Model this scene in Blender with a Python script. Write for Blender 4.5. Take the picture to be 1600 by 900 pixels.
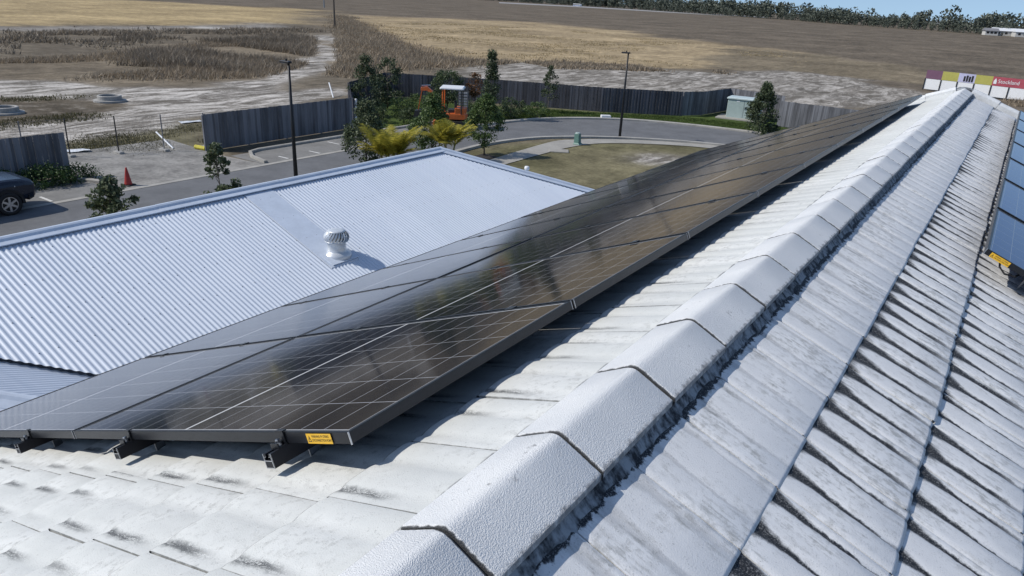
import bpy, math, random
import numpy as np
from mathutils import Vector, Matrix, noise
random.seed(7); rng = np.random.default_rng(7)
for o in list(bpy.data.objects): bpy.data.objects.remove(o)
sc = bpy.context.scene; col = sc.collection
R = math.radians

# ------------------------------------------------------------------ camera, sky, sun, exposure
H = 7.8
FPX, YAW, PITCH, ROLL = 1122.14, 0.58611, 0.38514, 0.05237
cf = Vector((-math.sin(YAW)*math.cos(PITCH), math.cos(YAW)*math.cos(PITCH), -math.sin(PITCH)))
_r0 = Vector((math.cos(YAW), math.sin(YAW), 0)); _u0 = _r0.cross(cf)
cr = _r0*math.cos(ROLL)+_u0*math.sin(ROLL); cu = -_r0*math.sin(ROLL)+_u0*math.cos(ROLL)
CAM = Vector((0, 0, H))
cam = bpy.data.cameras.new('camera'); camo = bpy.data.objects.new('camera', cam); col.objects.link(camo)
cam.sensor_width = 36; cam.lens = FPX/1600*36; cam.clip_start = .05; cam.clip_end = 9000
camo.matrix_world = Matrix(((cr.x, cu.x, -cf.x, 0), (cr.y, cu.y, -cf.y, 0), (cr.z, cu.z, -cf.z, H), (0, 0, 0, 1)))
sc.camera = camo
SUN_AZ, SUN_EL = R(51), R(43.5)            # direction the shadows fall (clockwise from +Y) and height of the sun
world = bpy.data.worlds.new('World'); sc.world = world; world.use_nodes = True
wn = world.node_tree; bgn = wn.nodes['Background']
sky = wn.nodes.new('ShaderNodeTexSky'); sky.sky_type = 'NISHITA'; sky.sun_disc = False
sky.sun_elevation = SUN_EL; sky.sun_rotation = SUN_AZ+math.pi; sky.altitude = 10; sky.air_density = 1.0; sky.dust_density = .4; sky.ozone_density = 1.5
# the whole dome is read a little above its true height, so the band over the horizon is the clear blue of the photograph's day
_tc = wn.nodes.new('ShaderNodeTexCoord'); _ml = wn.nodes.new('ShaderNodeVectorMath'); _ml.operation = 'MULTIPLY_ADD'; _ml.inputs[1].default_value = (1, 1, .8); _ml.inputs[2].default_value = (0, 0, .16)
_nm = wn.nodes.new('ShaderNodeVectorMath'); _nm.operation = 'NORMALIZE'; wn.links.new(_tc.outputs['Generated'], _ml.inputs[0]); wn.links.new(_ml.outputs[0], _nm.inputs[0]); wn.links.new(_nm.outputs[0], sky.inputs[0])
wn.links.new(sky.outputs[0], bgn.inputs[0]); bgn.inputs[1].default_value = .13
sl = bpy.data.lights.new('sun', 'SUN'); sl.energy = 3.5; sl.angle = R(.53); sl.color = (1, .95, .87)
slo = bpy.data.objects.new('sun', sl); col.objects.link(slo)
sdir = Vector((math.sin(SUN_AZ)*math.cos(SUN_EL), math.cos(SUN_AZ)*math.cos(SUN_EL), -math.sin(SUN_EL)))
slo.rotation_euler = sdir.to_track_quat('-Z', 'Y').to_euler(); slo.location = (-40, -30, 60)
sc.view_settings.view_transform = 'Standard'; sc.view_settings.look = 'None'
sc.view_settings.exposure = .08; sc.view_settings.gamma = 1; sc.view_settings.use_curve_mapping = False
sc.render.engine = 'CYCLES'; sc.render.resolution_x = 1024; sc.render.resolution_y = 576
sc.cycles.max_bounces = 6; sc.cycles.caustics_reflective = False; sc.cycles.caustics_refractive = False

# ------------------------------------------------------------------ helpers
def G(px, py, z=0.):
    """point of the place at height z that was measured at photo position px, py"""
    d = cf+cr*((px-800)/FPX)+cu*((450-py)/FPX)
    p = CAM+d*((H-z)/-d.z); return Vector((p.x, p.y, z))

class NT:
    def __init__(s, name):
        s.m = bpy.data.materials.new(name); s.m.use_nodes = True; s.t = s.m.node_tree
        s.b = s.t.nodes['Principled BSDF']
    def n(s, t, **k):
        o = s.t.nodes.new('ShaderNode'+t)
        for a, v in k.items(): setattr(o, a, v)
        return o
    def l(s, a, b):
        if isinstance(a, (int, float)): b.default_value = a
        elif isinstance(a, tuple): b.default_value = a if len(a) != 3 or b.type == 'VECTOR' else a+(1,)
        else: s.t.links.new(a, b)
    def M(s, op, a, b=0., c=0., clamp=False):
        o = s.n('Math', operation=op, use_clamp=clamp); s.l(a, o.inputs[0]); s.l(b, o.inputs[1]); s.l(c, o.inputs[2]); return o.outputs[0]
    def noise(s, vec, scale, detail=4, rough=.55, dist=0., dim='3D'):
        o = s.n('TexNoise'); o.noise_dimensions = dim; s.l(vec, o.inputs['Vector']); o.inputs['Scale'].default_value = scale; o.inputs['Detail'].default_value = detail
        o.inputs['Roughness'].default_value = rough; o.inputs['Distortion'].default_value = dist; return o.outputs[0]
    def ss(s, x, a, b, ta=0., tb=1.):
        o = s.n('MapRange', interpolation_type='SMOOTHSTEP'); s.l(x, o.inputs[0]); s.l(a, o.inputs[1]); s.l(b, o.inputs[2]); s.l(ta, o.inputs[3]); s.l(tb, o.inputs[4]); return o.outputs[0]
    def mix(s, f, a, b):
        o = s.n('Mix', data_type='RGBA'); s.l(f, o.inputs[0]); s.l(a, o.inputs[6]); s.l(b, o.inputs[7]); return o.outputs[2]
    def bump(s, h, strength=.5, dist=.01):
        o = s.n('Bump'); s.l(h, o.inputs['Height']); o.inputs['Strength'].default_value = strength; o.inputs['Distance'].default_value = dist
        s.t.links.new(o.outputs[0], s.b.inputs['Normal'])
    def obj(s): return s.n('TexCoord').outputs['Object']
    def pos(s): return s.n('NewGeometry').outputs['Position']
    def fin(s, colr=None, rough=None, metal=None, spec=None):
        if colr is not None: s.l(colr, s.b.inputs['Base Color'])
        if rough is not None: s.l(rough, s.b.inputs['Roughness'])
        if metal is not None: s.l(metal, s.b.inputs['Metallic'])
        if spec is not None: s.l(spec, s.b.inputs['Specular IOR Level'])
        return s.m

def mat(name, c, rough=.6, metal=0., var=.25, scale=6., bump=0., bscale=None, spec=.5, c2=None, world_pos=True):
    """plain procedural surface: colour broken up by two sizes of noise, with fine relief"""
    t = NT(name); p = t.pos() if world_pos else t.obj()
    a = t.noise(p, scale, 5, .6); b = t.noise(p, scale*7.3, 3, .6)
    f = t.M('ADD', t.M('MULTIPLY', a, .65), t.M('MULTIPLY', b, .35))
    dark = tuple(x*(1-var) for x in c); light = c2 if c2 else tuple(min(1, x*(1+var)) for x in c)
    colr = t.mix(t.ss(f, .32, .68), dark, light)
    if bump: t.bump(t.noise(p, bscale or scale*9, 4, .6), bump, .5/(bscale or scale*9))
    return t.fin(colr, t.ss(b, .2, .8, max(0, rough-.08), min(1, rough+.08)), metal, spec)

def setp(o, label=None, cat=None, group=None, kind=None):
    if label: o['label'] = label
    if cat: o['category'] = cat
    if group: o['group'] = group
    if kind: o['kind'] = kind
    return o
def thing(name, label, cat, loc=(0, 0, 0), rz=0., group=None):
    o = bpy.data.objects.new(name, None); o.empty_display_size = .3; col.objects.link(o)
    o.location = loc; o.rotation_euler = (0, 0, rz); return setp(o, label, cat, group)
def link(name, me, m, parent=None, mw=None, smooth=False):
    o = bpy.data.objects.new(name, me); col.objects.link(o)
    if m and not me.materials: me.materials.append(m)
    if parent: o.parent = parent
    if mw is not None: o.matrix_basis = mw
    return o
class MB:
    def __init__(s): s.v = []; s.f = []
    def add(s, vs, fs):
        k = len(s.v); s.v += [tuple(v) for v in vs]; s.f += [tuple(i+k for i in f) for f in fs]; return s
    def box(s, x0, x1, y0, y1, z0, z1, M=None):
        vs = [Vector(p) for p in ((x0, y0, z0), (x1, y0, z0), (x1, y1, z0), (x0, y1, z0), (x0, y0, z1), (x1, y0, z1), (x1, y1, z1), (x0, y1, z1))]
        if M: vs = [M @ v for v in vs]
        return s.add(vs, [(0, 3, 2, 1), (4, 5, 6, 7), (0, 1, 5, 4), (1, 2, 6, 5), (2, 3, 7, 6), (3, 0, 4, 7)])
    def bbox(s, x0, x1, y0, y1, z0, z1, b=.02):
        """box with chamfered vertical and top edges"""
        ring = [(x0+b, y0), (x1-b, y0), (x1, y0+b), (x1, y1-b), (x1-b, y1), (x0+b, y1), (x0, y1-b), (x0, y0+b)]
        cx, cy = (x0+x1)/2, (y0+y1)/2
        ins = [(x+(b if x < cx else -b), y+(b if y < cy else -b)) for x, y in ring]
        return s.loft([[(x, y, z0) for x, y in ring], [(x, y, z1-b) for x, y in ring], [(x, y, z1) for x, y in ins]])
    def loft(s, rings, cap=True, closed=True):
        k = len(rings[0]); vs = [p for r in rings for p in r]; fs = []
        for i in range(len(rings)-1):
            for j in range(k if closed else k-1):
                a, b = i*k+j, i*k+(j+1) % k; fs.append((a, b, b+k, a+k))
        if cap and closed: fs += [tuple(reversed(range(k))), tuple(range((len(rings)-1)*k, len(rings)*k))]
        return s.add(vs, fs)
    def tube(s, path, rad, n=8, cap=True):
        path = [Vector(p) for p in path]; rings = []
        for i, p in enumerate(path):
            d = (path[min(i+1, len(path)-1)]-path[max(i-1, 0)]).normalized()
            a = d.orthogonal().normalized() if abs(d.z) < .95 else Vector((1, 0, 0)); a = (a-d*a.dot(d)).normalized()
            b = d.cross(a); r = rad[i] if isinstance(rad, (list, tuple)) else rad
            rings.append([p+a*(r*math.cos(2*math.pi*j/n))+b*(r*math.sin(2*math.pi*j/n)) for j in range(n)])
        return s.loft(rings, cap)
    def lathe(s, prof, n=24, c=(0, 0, 0), cap=True):
        return s.loft([[(c[0]+r*math.cos(2*math.pi*j/n), c[1]+r*math.sin(2*math.pi*j/n), c[2]+z) for j in range(n)] for r, z in prof], cap)
    def prism(s, pts, h0, h1, axis='x'):
        mk = {'x': lambda a, b, h: (h, a, b), 'y': lambda a, b, h: (a, h, b), 'z': lambda a, b, h: (a, b, h)}[axis]
        return s.loft([[mk(a, b, h0) for a, b in pts], [mk(a, b, h1) for a, b in pts]])
    def mesh(s, name, smooth=False):
        me = bpy.data.meshes.new(name); me.from_pydata(s.v, [], s.f); me.validate(); me.update()
        import bmesh
        b = bmesh.new(); b.from_mesh(me); bmesh.ops.recalc_face_normals(b, faces=b.faces); b.to_mesh(me); b.free()
        if smooth:
            for p in me.polygons: p.use_smooth = True
        return me
    def build(s, name, m, parent=None, mw=None, smooth=False): return link(name, s.mesh(name, smooth), m, parent, mw)
def np_mesh(name, verts, faces):
    """large mesh from arrays: verts (n,3), faces (m,k)"""
    verts = np.asarray(verts, np.float32); faces = np.asarray(faces, np.int32); k = faces.shape[1]
    me = bpy.data.meshes.new(name); me.vertices.add(len(verts)); me.vertices.foreach_set('co', verts.ravel())
    me.loops.add(faces.size); me.loops.foreach_set('vertex_index', faces.ravel())
    me.polygons.add(len(faces)); me.polygons.foreach_set('loop_start', np.arange(0, faces.size, k, dtype=np.int32))
    me.update(calc_edges=True); me.validate(); return me
def text_mesh(s, size, font_scale_x=1., extrude=0.):
    c = bpy.data.curves.new('lettering', 'FONT'); c.body = s; c.size = size; c.align_x = 'LEFT'; c.align_y = 'BOTTOM'; c.extrude = extrude; c.resolution_u = 3
    o = bpy.data.objects.new('lettering_curve', c); col.objects.link(o)
    me = bpy.data.meshes.new_from_object(o.evaluated_get(bpy.context.evaluated_depsgraph_get()))
    bpy.data.objects.remove(o); bpy.data.curves.remove(c)
    if font_scale_x != 1.: me.transform(Matrix.Diagonal((font_scale_x, 1, 1, 1)))
    me.name = 'lettering'; return me
def basis(o, x, y, z):
    return Matrix(((x[0], y[0], z[0], o[0]), (x[1], y[1], z[1], o[1]), (x[2], y[2], z[2], o[2]), (0, 0, 0, 1)))
def copy_tree(o, parent=None):
    c = o.copy(); col.objects.link(c)
    if parent: c.parent = parent
    for ch in o.children:
        copy_tree(ch, c)
    return c

# ------------------------------------------------------------------ materials
def tile_mat(name, right):
    t = NT(name); o = t.obj(); sep = t.n('SeparateXYZ'); t.l(o, sep.inputs[0]); x, y = sep.outputs[0], sep.outputs[1]
    info = t.n('ObjectInfo'); rnd = info.outputs['Random']; sc_ = t.n('SeparateColor'); t.l(info.outputs['Color'], sc_.inputs[0])
    S, top = sc_.outputs[0], sc_.outputs[1]
    p = t.pos()
    n1 = t.noise(p, 5, 5, .6); n2 = t.noise(p, 38, 4, .65); n3 = t.noise(p, 260, 2, .6)
    mp = t.n('Mapping'); t.l(p, mp.inputs[0]); mp.inputs['Scale'].default_value = (9, 70, 9)
    n4 = t.noise(mp.outputs[0], 1, 4, .65)                       # scratchy noise drawn out down the slope
    warp = t.M('MULTIPLY', t.M('SUBTRACT', t.noise(p, 14, 4, .7), .5), .03)
    ph = t.M('FRACT', t.M('ADD', t.M('DIVIDE', t.M('SUBTRACT', t.M('ADD', x, warp), .04), .1525), .5))
    vd = t.M('MULTIPLY', t.M('ABSOLUTE', t.M('SUBTRACT', ph, .5)), .1525)
    if right:
        w0 = t.M('MULTIPLY', t.M('POWER', 2.718, t.M('MULTIPLY', y, -21.)), .050)  # wedge below the course above: lichen and the edge's shadow, both in the colour
        w = t.M('ADD', w0, t.M('MULTIPLY', t.ss(n1, .25, .65, .35, 1.), .013))
        w = t.M('MULTIPLY', w, t.M('ADD', .25, t.M('MULTIPLY', t.M('ADD', n4, t.M('MULTIPLY', n3, .35)), 1.2)))
        w = t.M('MULTIPLY', w, t.M('ADD', .35, t.M('MULTIPLY', rnd, 1.0)))
        st = t.ss(t.M('ADD', vd, t.M('MULTIPLY', t.M('SUBTRACT', n4, .5), .012)), t.M('MULTIPLY', w, 1.5), t.M('MULTIPLY', w, .55))
        fade = t.ss(y, .36, .22, .35, 1.)
        st = t.M('MULTIPLY', t.M('MULTIPLY', st, fade), S, clamp=True)
        # lichen that creeps out below the ridge mortar, only on the first course
        lich = t.M('MULTIPLY', t.ss(t.M('SUBTRACT', y, t.M('MULTIPLY', t.M('SUBTRACT', t.M('ADD', t.M('MULTIPLY', n2, .8), t.M('MULTIPLY', n1, .2)), .42), .08)), .024, .014), top)
        st = t.M('MAXIMUM', st, lich)
        base = t.mix(t.ss(n1, .3, .7), (.68, .683, .685), (.77, .77, .765))
        grime = t.M('MULTIPLY', t.ss(t.M('ADD', t.M('MULTIPLY', n4, .5), t.M('MULTIPLY', n2, .5)), .45, .62), t.ss(n1, .40, .62)); gk = .62
    else:
        sm = t.M('MULTIPLY', t.ss(t.M('ADD', vd, t.M('MULTIPLY', n2, .02)), .034, .012), t.M('MULTIPLY', t.ss(t.M('ADD', y, t.M('MULTIPLY', t.M('SUBTRACT', rnd, .5), .10)), .10, .24), t.ss(t.M('ADD', t.M('MULTIPLY', n4, .5), t.M('MULTIPLY', n3, .5)), .36, .52)))
        st = t.M('MULTIPLY', sm, t.M('MULTIPLY', S, t.ss(t.M('FRACT', t.M('ADD', rnd, t.M('MULTIPLY', x, 2.3))), .2, .85, .08, 1.)), clamp=True)
        base = t.mix(t.ss(n1, .3, .7), (.60, .61, .585), (.69, .695, .67))
        grime = t.M('MULTIPLY', t.ss(n2, .48, .70), t.ss(n1, .42, .62)); gk = .45
        lap = t.M('MAXIMUM', t.ss(t.M('ADD', y, t.M('MULTIPLY', n2, .01)), .012, .004), t.ss(y, .3165, .3205))
        side = t.ss(t.M('ABSOLUTE', t.M('SUBTRACT', x, .1525)), .1492, .1512)
        st = t.M('MAXIMUM', st, t.M('MULTIPLY', t.M('MAXIMUM', lap, side), t.ss(n2, .3, .55, .1, .75)))
        base = t.mix(t.M('MULTIPLY', rnd, .22), base, (.42, .43, .42))
    speck = t.M('MULTIPLY', t.ss(n3, .58, .70), .55)
    base = t.mix(t.M('MULTIPLY', grime, gk), base, (.28, .28, .26))
    base = t.mix(t.M('MULTIPLY', speck, t.ss(n2, .4, .6)), base, (.2, .2, .19))
    base = t.mix(t.M('MULTIPLY', st, t.ss(n3, .3, .5, .75, 1.)), base, (.022, .025, .03))
    geo = t.n('SeparateXYZ'); t.l(o, geo.inputs[0])
    t.bump(t.M('ADD', n3, t.M('MULTIPLY', t.noise(p, 700, 2), .4)), .8, .0012)
    return t.fin(base, .72, 0., .3)
def cap_mat():
    t = NT('white_stippled_ridge_paint'); p = t.pos(); o = t.obj()
    n1 = t.noise(p, 4, 4); n2 = t.noise(p, 45, 4, .65); n3 = t.noise(p, 300, 2, .6)
    sep = t.n('SeparateXYZ'); t.l(o, sep.inputs[0])
    base = t.mix(t.ss(n1, .3, .7), (.70, .712, .718), (.78, .785, .78))
    dirt = t.M('MULTIPLY', t.ss(n2, .58, .72), t.ss(n1, .5, .68))
    base = t.mix(t.M('MULTIPLY', dirt, .6), base, (.12, .12, .12))
    edge = t.ss(t.M('ADD', sep.outputs[0], t.M('MULTIPLY', t.M('SUBTRACT', n2, .5), .05)), .119, .137)   # black growth along the lower right rim
    base = t.mix(t.M('MULTIPLY', edge, .65), base, (.05, .053, .06))
    yl = sep.outputs[1]; je = t.M('MINIMUM', yl, t.M('SUBTRACT', .426, yl))
    joint = t.ss(t.M('ADD', je, t.M('MULTIPLY', t.M('SUBTRACT', n2, .5), -.012)), .0055, .0015)
    base = t.mix(t.M('MULTIPLY', joint, .95), base, (.035, .037, .04))
    base = t.mix(t.ss(n3, .42, .30, 0., .22), base, (.3, .31, .33))
    t.bump(t.ss(n3, .3, .7), 1., .0014)
    return t.fin(base, .7, 0., .3)
def mortar_mat():
    t = NT('weathered_ridge_mortar'); p = t.pos()
    mp = t.n('Mapping'); t.l(p, mp.inputs[0]); mp.inputs['Scale'].default_value = (10, 22, 6)
    a = t.noise(mp.outputs[0], 1, 5, .65); b = t.noise(p, 60, 3)
    c = t.mix(t.ss(t.M('ADD', t.M('MULTIPLY', a, .7), t.M('MULTIPLY', b, .3)), .38, .62), (.03, .033, .038), (.34, .36, .38))
    t.bump(b, .6, .006); return t.fin(c, .9, 0., .2)
def panel_mat(name, cell, gap, mid, rough):
    t = NT(name); o = t.obj(); sep = t.n('SeparateXYZ'); t.l(o, sep.inputs[0]); x, y = sep.outputs[0], sep.outputs[1]
    def line(v, half):     # 1 near the integers of v
        return t.M('GREATER_THAN', t.M('ABSOLUTE', t.M('SUBTRACT', t.M('FRACT', v), .5)), .5-half)
    yy = t.M('SUBTRACT', t.M('ABSOLUTE', t.M('SUBTRACT', y, .881)), .006)
    lx = line(t.M('DIVIDE', t.M('SUBTRACT', x, .021), .182), .0095)
    ly = line(t.M('DIVIDE', yy, .1065), .013)
    midl = t.M('LESS_THAN', yy, 0.)
    bus = line(t.M('DIVIDE', t.M('SUBTRACT', x, .021), .01137), .045)
    fing = line(t.M('DIVIDE', yy, .0036), .13)
    bx = t.M('GREATER_THAN', t.M('ABSOLUTE', t.M('SUBTRACT', x, .567)), .567-.019)
    by = t.M('GREATER_THAN', t.M('ABSOLUTE', t.M('SUBTRACT', y, .881)), .881-.0165)
    info = t.n('ObjectInfo'); cellc = t.mix(info.outputs['Random'], cell, tuple(c*1.35 for c in cell))
    c = t.mix(t.M('MULTIPLY', fing, .015), cellc, gap)
    c = t.mix(t.M('MULTIPLY', bus, .09), c, gap)
    c = t.mix(t.M('MAXIMUM', lx, ly), c, gap)
    c = t.mix(midl, c, mid)
    c = t.mix(t.M('MAXIMUM', bx, by), c, tuple(g*.9 for g in mid))
    n = t.noise(t.pos(), 2.2, 4); dust = t.M('MULTIPLY', t.ss(n, .45, .8), .025)
    c = t.mix(dust, c, (.35, .33, .3))
    t.bump(t.noise(t.pos(), .9, 2, .5), .03, .02)
    return t.fin(c, t.M('ADD', rough, t.M('MULTIPLY', dust, .8)), 0., .42)
def leaf_mat(name, dark, light, trans=.25, scale=2.):
    t = NT(name); p = t.pos(); a = t.noise(p, scale, 3, .6); b = t.noise(p, scale*9, 2)
    rnd = t.n('NewGeometry').outputs['Random Per Island']
    f = t.M('ADD', t.M('MULTIPLY', rnd, .6), t.M('MULTIPLY', a, .4))
    c = t.mix(t.ss(f, .15, .85), dark, light); t.fin(c, .55, 0., .35)
    tr = t.n('BsdfTranslucent'); t.l(c, tr.inputs[0]); mx = t.n('MixShader'); mx.inputs[0].default_value = trans
    t.t.links.new(t.b.outputs[0], mx.inputs[1]); t.t.links.new(tr.outputs[0], mx.inputs[2])
    t.t.links.new(mx.outputs[0], t.t.nodes['Material Output'].inputs[0]); return t.m
def ground_mat():
    t = NT('open_ground'); p = t.pos(); at = t.n('Attribute', attribute_name='soil_and_shade'); c = at.outputs['Color']; sand = at.outputs['Alpha']
    mp = t.n('Mapping'); t.l(p, mp.inputs[0]); mp.inputs['Scale'].default_value = (.8, .22, 1); mp.inputs['Rotation'].default_value = (0, 0, R(28))
    ns = t.noise(mp.outputs[0], .9, 7, .74, 1.2); nb = t.noise(p, .055, 5, .62); nm = t.noise(p, .9, 5, .65); nf = t.noise(p, 5, 6, .75)
    f = t.M('ADD', t.M('ADD', t.M('MULTIPLY', nb, .35), t.M('MULTIPLY', nm, .35)), t.M('MULTIPLY', nf, .3))
    k = t.M('MULTIPLY', t.ss(f, .34, .66, .5, 1.5), t.ss(ns, .3, .7, .78, 1.22))
    mul = t.n('VectorMath', operation='SCALE'); t.l(c, mul.inputs[0]); t.l(k, mul.inputs['Scale'])
    cc = mul.outputs[0]
    # sand: pale drifts and dark ruts drawn out along the wheel tracks
    sandy = t.mix(t.ss(t.M('ADD', t.M('MULTIPLY', ns, .75), t.M('MULTIPLY', nf, .25)), .42, .62), (.135, .12, .10), (.60, .56, .51))
    cc = t.mix(t.M('MULTIPLY', t.ss(t.M('ADD', sand, t.M('MULTIPLY', t.M('SUBTRACT', nm, .5), .9)), .25, .75), t.ss(sand, .05, .2)), cc, sandy)
    t.bump(t.M('ADD', nm, t.M('MULTIPLY', nf, .35)), .7, .09)
    return t.fin(cc, .95, 0., .1)

tileR = tile_mat('white_painted_tile_lichen_and_shade', True); tileL = tile_mat('white_painted_tile_sun_side', False)
capM = cap_mat(); mortarM = mortar_mat()
glassL = panel_mat('dark_solar_glass', (.0075, .0085, .012), (.36, .37, .39), (.62, .63, .64), .08)
glassR = panel_mat('blue_solar_glass', (.012, .04, .14), (.2, .22, .25), (.42, .44, .46), .09)
frameM = mat('black_anodised_frame', (.013, .0145, .018), .34, .1, .2, 20, spec=.4)
railM = mat('black_rail_aluminium', (.012, .013, .018), .45, .3, .2, 20)
cutM = mat('bare_cut_aluminium', (.55, .56, .58), .35, .9, .15, 40)
steelM = mat('clamp_steel', (.35, .36, .38), .3, 1., .15, 40)
galvM = mat('galvanised_bracket', (.25, .26, .27), .5, .7, .2, 30)
yelM = mat('yellow_label_vinyl', (.80, .46, .03), .45, 0, .06, 60)
inkM = mat('black_print', (.02, .02, .02), .6, 0, .1, 60)
def corr_mat():
    t = NT('blue_grey_coated_steel'); p = t.pos(); mp = t.n('Mapping'); t.l(p, mp.inputs[0]); mp.inputs['Scale'].default_value = (.5, 9, .5)
    a = t.noise(mp.outputs[0], 1, 5, .65); b = t.noise(p, .7, 4); rnd = t.n('ObjectInfo').outputs['Random']
    c = t.mix(t.ss(t.M('ADD', t.M('MULTIPLY', a, .6), t.M('MULTIPLY', b, .4)), .35, .65), (.59, .645, .73), (.65, .70, .775))
    c = t.mix(t.M('MULTIPLY', rnd, .35), c, (.52, .575, .66)); c = t.mix(t.M('MULTIPLY', t.ss(a, .60, .75), .30), c, (.36, .38, .40))
    return t.fin(c, t.ss(b, .3, .7, .40, .52), 0., .45)
corrM = corr_mat()
flashM = mat('pale_flashing_steel', (.57, .63, .72), .38, .0, .07, 2.5, spec=.5)
wallM = mat('rendered_wall', (.52, .51, .48), .85, 0, .1, 3, .15, 60)
gutterM = mat('gutter_steel', (.38, .41, .45), .4, .2, .08, 4)
whiteM = mat('white_enamel', (.72, .73, .74), .4, 0, .06, 8)
ventM = mat('vent_aluminium_white', (.62, .65, .68), .32, .25, .08, 12)
asphM = mat('asphalt', (.145, .147, .152), .85, 0, .16, .7, .5, 45, spec=.25)
bayM = mat('pale_asphalt_bay', (.215, .21, .20), .88, 0, .18, .8, .5, 45, spec=.2)
concM = mat('concrete_path', (.33, .315, .285), .85, 0, .14, .9, .3, 50, spec=.25)
kerbM = mat('concrete_kerb', (.36, .345, .315), .85, 0, .16, 1.4, .3, 50, spec=.25)
gravM = mat('gravel_drive', (.25, .24, .225), .95, 0, .36, .8, .9, 18, spec=.15, c2=(.35, .335, .31))
lineM = mat('road_marking_paint', (.62, .61, .58), .7, 0, .2, 5)
def fence_mat(name, c):
    t = NT(name); p = t.pos(); mp = t.n('Mapping'); t.l(p, mp.inputs[0]); mp.inputs['Scale'].default_value = (5, 5, .5)
    a = t.noise(mp.outputs[0], 1, 5, .7); b = t.noise(p, .5, 3); isl = t.n('NewGeometry').outputs['Random Per Island']
    f = t.M('ADD', t.M('ADD', t.M('MULTIPLY', a, .5), t.M('MULTIPLY', b, .25)), t.M('MULTIPLY', isl, .25))
    t.bump(t.noise(p, 30, 3), .3, .01); return t.fin(t.mix(t.ss(f, .3, .7), tuple(x*.55 for x in c), tuple(x*1.5 for x in c)), .85, 0., .25)
fenceM = fence_mat('charcoal_fence_boards', (.15, .153, .168)); fenceD = fence_mat('dark_fence_boards', (.07, .073, .088))
postM = mat('lamp_post_black', (.008, .008, .010), .45, .2, .2, 5)
barkM = mat('tree_bark', (.12, .10, .08), .9, 0, .3, 9, .6, 40)
leafA = leaf_mat('street_tree_leaves', (.038, .072, .024), (.15, .21, .065))
leafB = leaf_mat('magnolia_leaves', (.032, .05, .026), (.16, .19, .10))
leafC = leaf_mat('dark_conifer_leaves', (.03, .045, .026), (.115, .145, .07))
leafD = leaf_mat('garden_shrub_leaves', (.028, .052, .022), (.12, .155, .07))
palmM = leaf_mat('golden_palm_leaves', (.22, .22, .035), (.56, .48, .08), .45)
redleaf = leaf_mat('rust_coloured_new_leaves', (.09, .05, .02), (.22, .10, .04))
hedgeM = leaf_mat('low_hedge_leaves', (.018, .042, .014), (.07, .125, .035), .2, 3)
woodM = leaf_mat('hazy_far_gum_leaves', (.045, .058, .046), (.14, .155, .115), .1, .02)  # paler and greyer: distance haze put into the leaf colour
dryM = leaf_mat('dry_grass_blades', (.17, .135, .095), (.42, .34, .245), .3, .12)
yelgM = leaf_mat('yellow_stubble_blades', (.25, .19, .10), (.46, .36, .20), .25, .12)
oliveM = leaf_mat('olive_weed_blades', (.075, .07, .035), (.16, .145, .075), .25, .3)
scrubM = leaf_mat('grey_brown_scrub', (.12, .10, .076), (.30, .245, .18), .25, .12)
greenM = leaf_mat('verge_grass_blades', (.04, .07, .015), (.09, .13, .03), .3, .6)
rubberM = mat('rubber', (.014, .014, .015), .8, 0, .2, 30)
orangeM = mat('orange_machine_paint', (.60, .13, .025), .4, 0, .15, 4)
darkM = mat('dark_machine_steel', (.03, .03, .032), .55, .3, .25, 8)
coneM = mat('orange_red_cone_plastic', (.36, .03, .024), .5, 0, .12, 8)
navyM = mat('navy_car_paint', (.016, .022, .038), .22, .2, .08, 3, spec=.6)
carglass = mat('dark_car_glass', (.01, .012, .015), .06, 0, .05, 2, spec=.7)
lampM = mat('clear_headlight', (.55, .57, .6), .15, .2, .05, 10, spec=.8)
cabM = mat('pale_green_cabinet', (.36, .44, .42), .5, 0, .08, 3)
pillarM = mat('green_pillar_plastic', (.10, .20, .17), .5, 0, .1, 6)
mulchM = mat('dark_mulch', (.035, .028, .022), .95, 0, .4, 14, .8, 60)

# ------------------------------------------------------------------ ground sheet with soils and a painted cloud shadow
def pip(X, Y, poly):
    ins = np.zeros(X.shape, bool); n = len(poly)
    for i in range(n):
        x0, y0 = poly[i]; x1, y1 = poly[(i+1) % n]
        c = ((y0 > Y) != (y1 > Y)) & (X < (x1-x0)*(Y-y0)/((y1-y0) if y1 != y0 else 1e-9)+x0); ins ^= c
    return ins
def PX(*pts): return [tuple(G(x, y)[:2]) for x, y in pts]
def axis(parts):
    a = []
    for lo, hi, st in parts: a += list(np.arange(lo, hi, st))
    return np.array(sorted(set(np.round(a, 3))))
gx = axis([(-3000, -600, 300), (-600, -270, 20), (-270, -130, 4), (-130, -80, 1.6), (-80, 6, .8), (6, 60, 4), (60, 600, 30), (600, 3001, 300)])
gy = axis([(-3000, -400, 300), (-400, -40, 30), (-40, 0, 4), (0, 112, .8), (112, 260, 3), (260, 700, 14), (700, 3001, 200)])
GX, GY = np.meshgrid(gx, gy, indexing='ij')
def vnoise(X, Y, s, seed=0):
    """cheap smooth value noise on arrays"""
    xs, ys = X/s+seed*17.3, Y/s+seed*7.7; xi, yi = np.floor(xs), np.floor(ys); fx, fy = xs-xi, ys-yi
    h = lambda a, b: np.modf(np.abs(np.sin(a*127.1+b*311.7)*43758.5453))[0]
    fx = fx*fx*(3-2*fx); fy = fy*fy*(3-2*fy)
    return (h(xi, yi)*(1-fx)+h(xi+1, yi)*fx)*(1-fy)+(h(xi, yi+1)*(1-fx)+h(xi+1, yi+1)*fx)*fy
dist = np.hypot(GX, GY)
wob = np.clip(dist/45, .3, 6)+np.clip((dist-110)/40, 0, 5)
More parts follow.
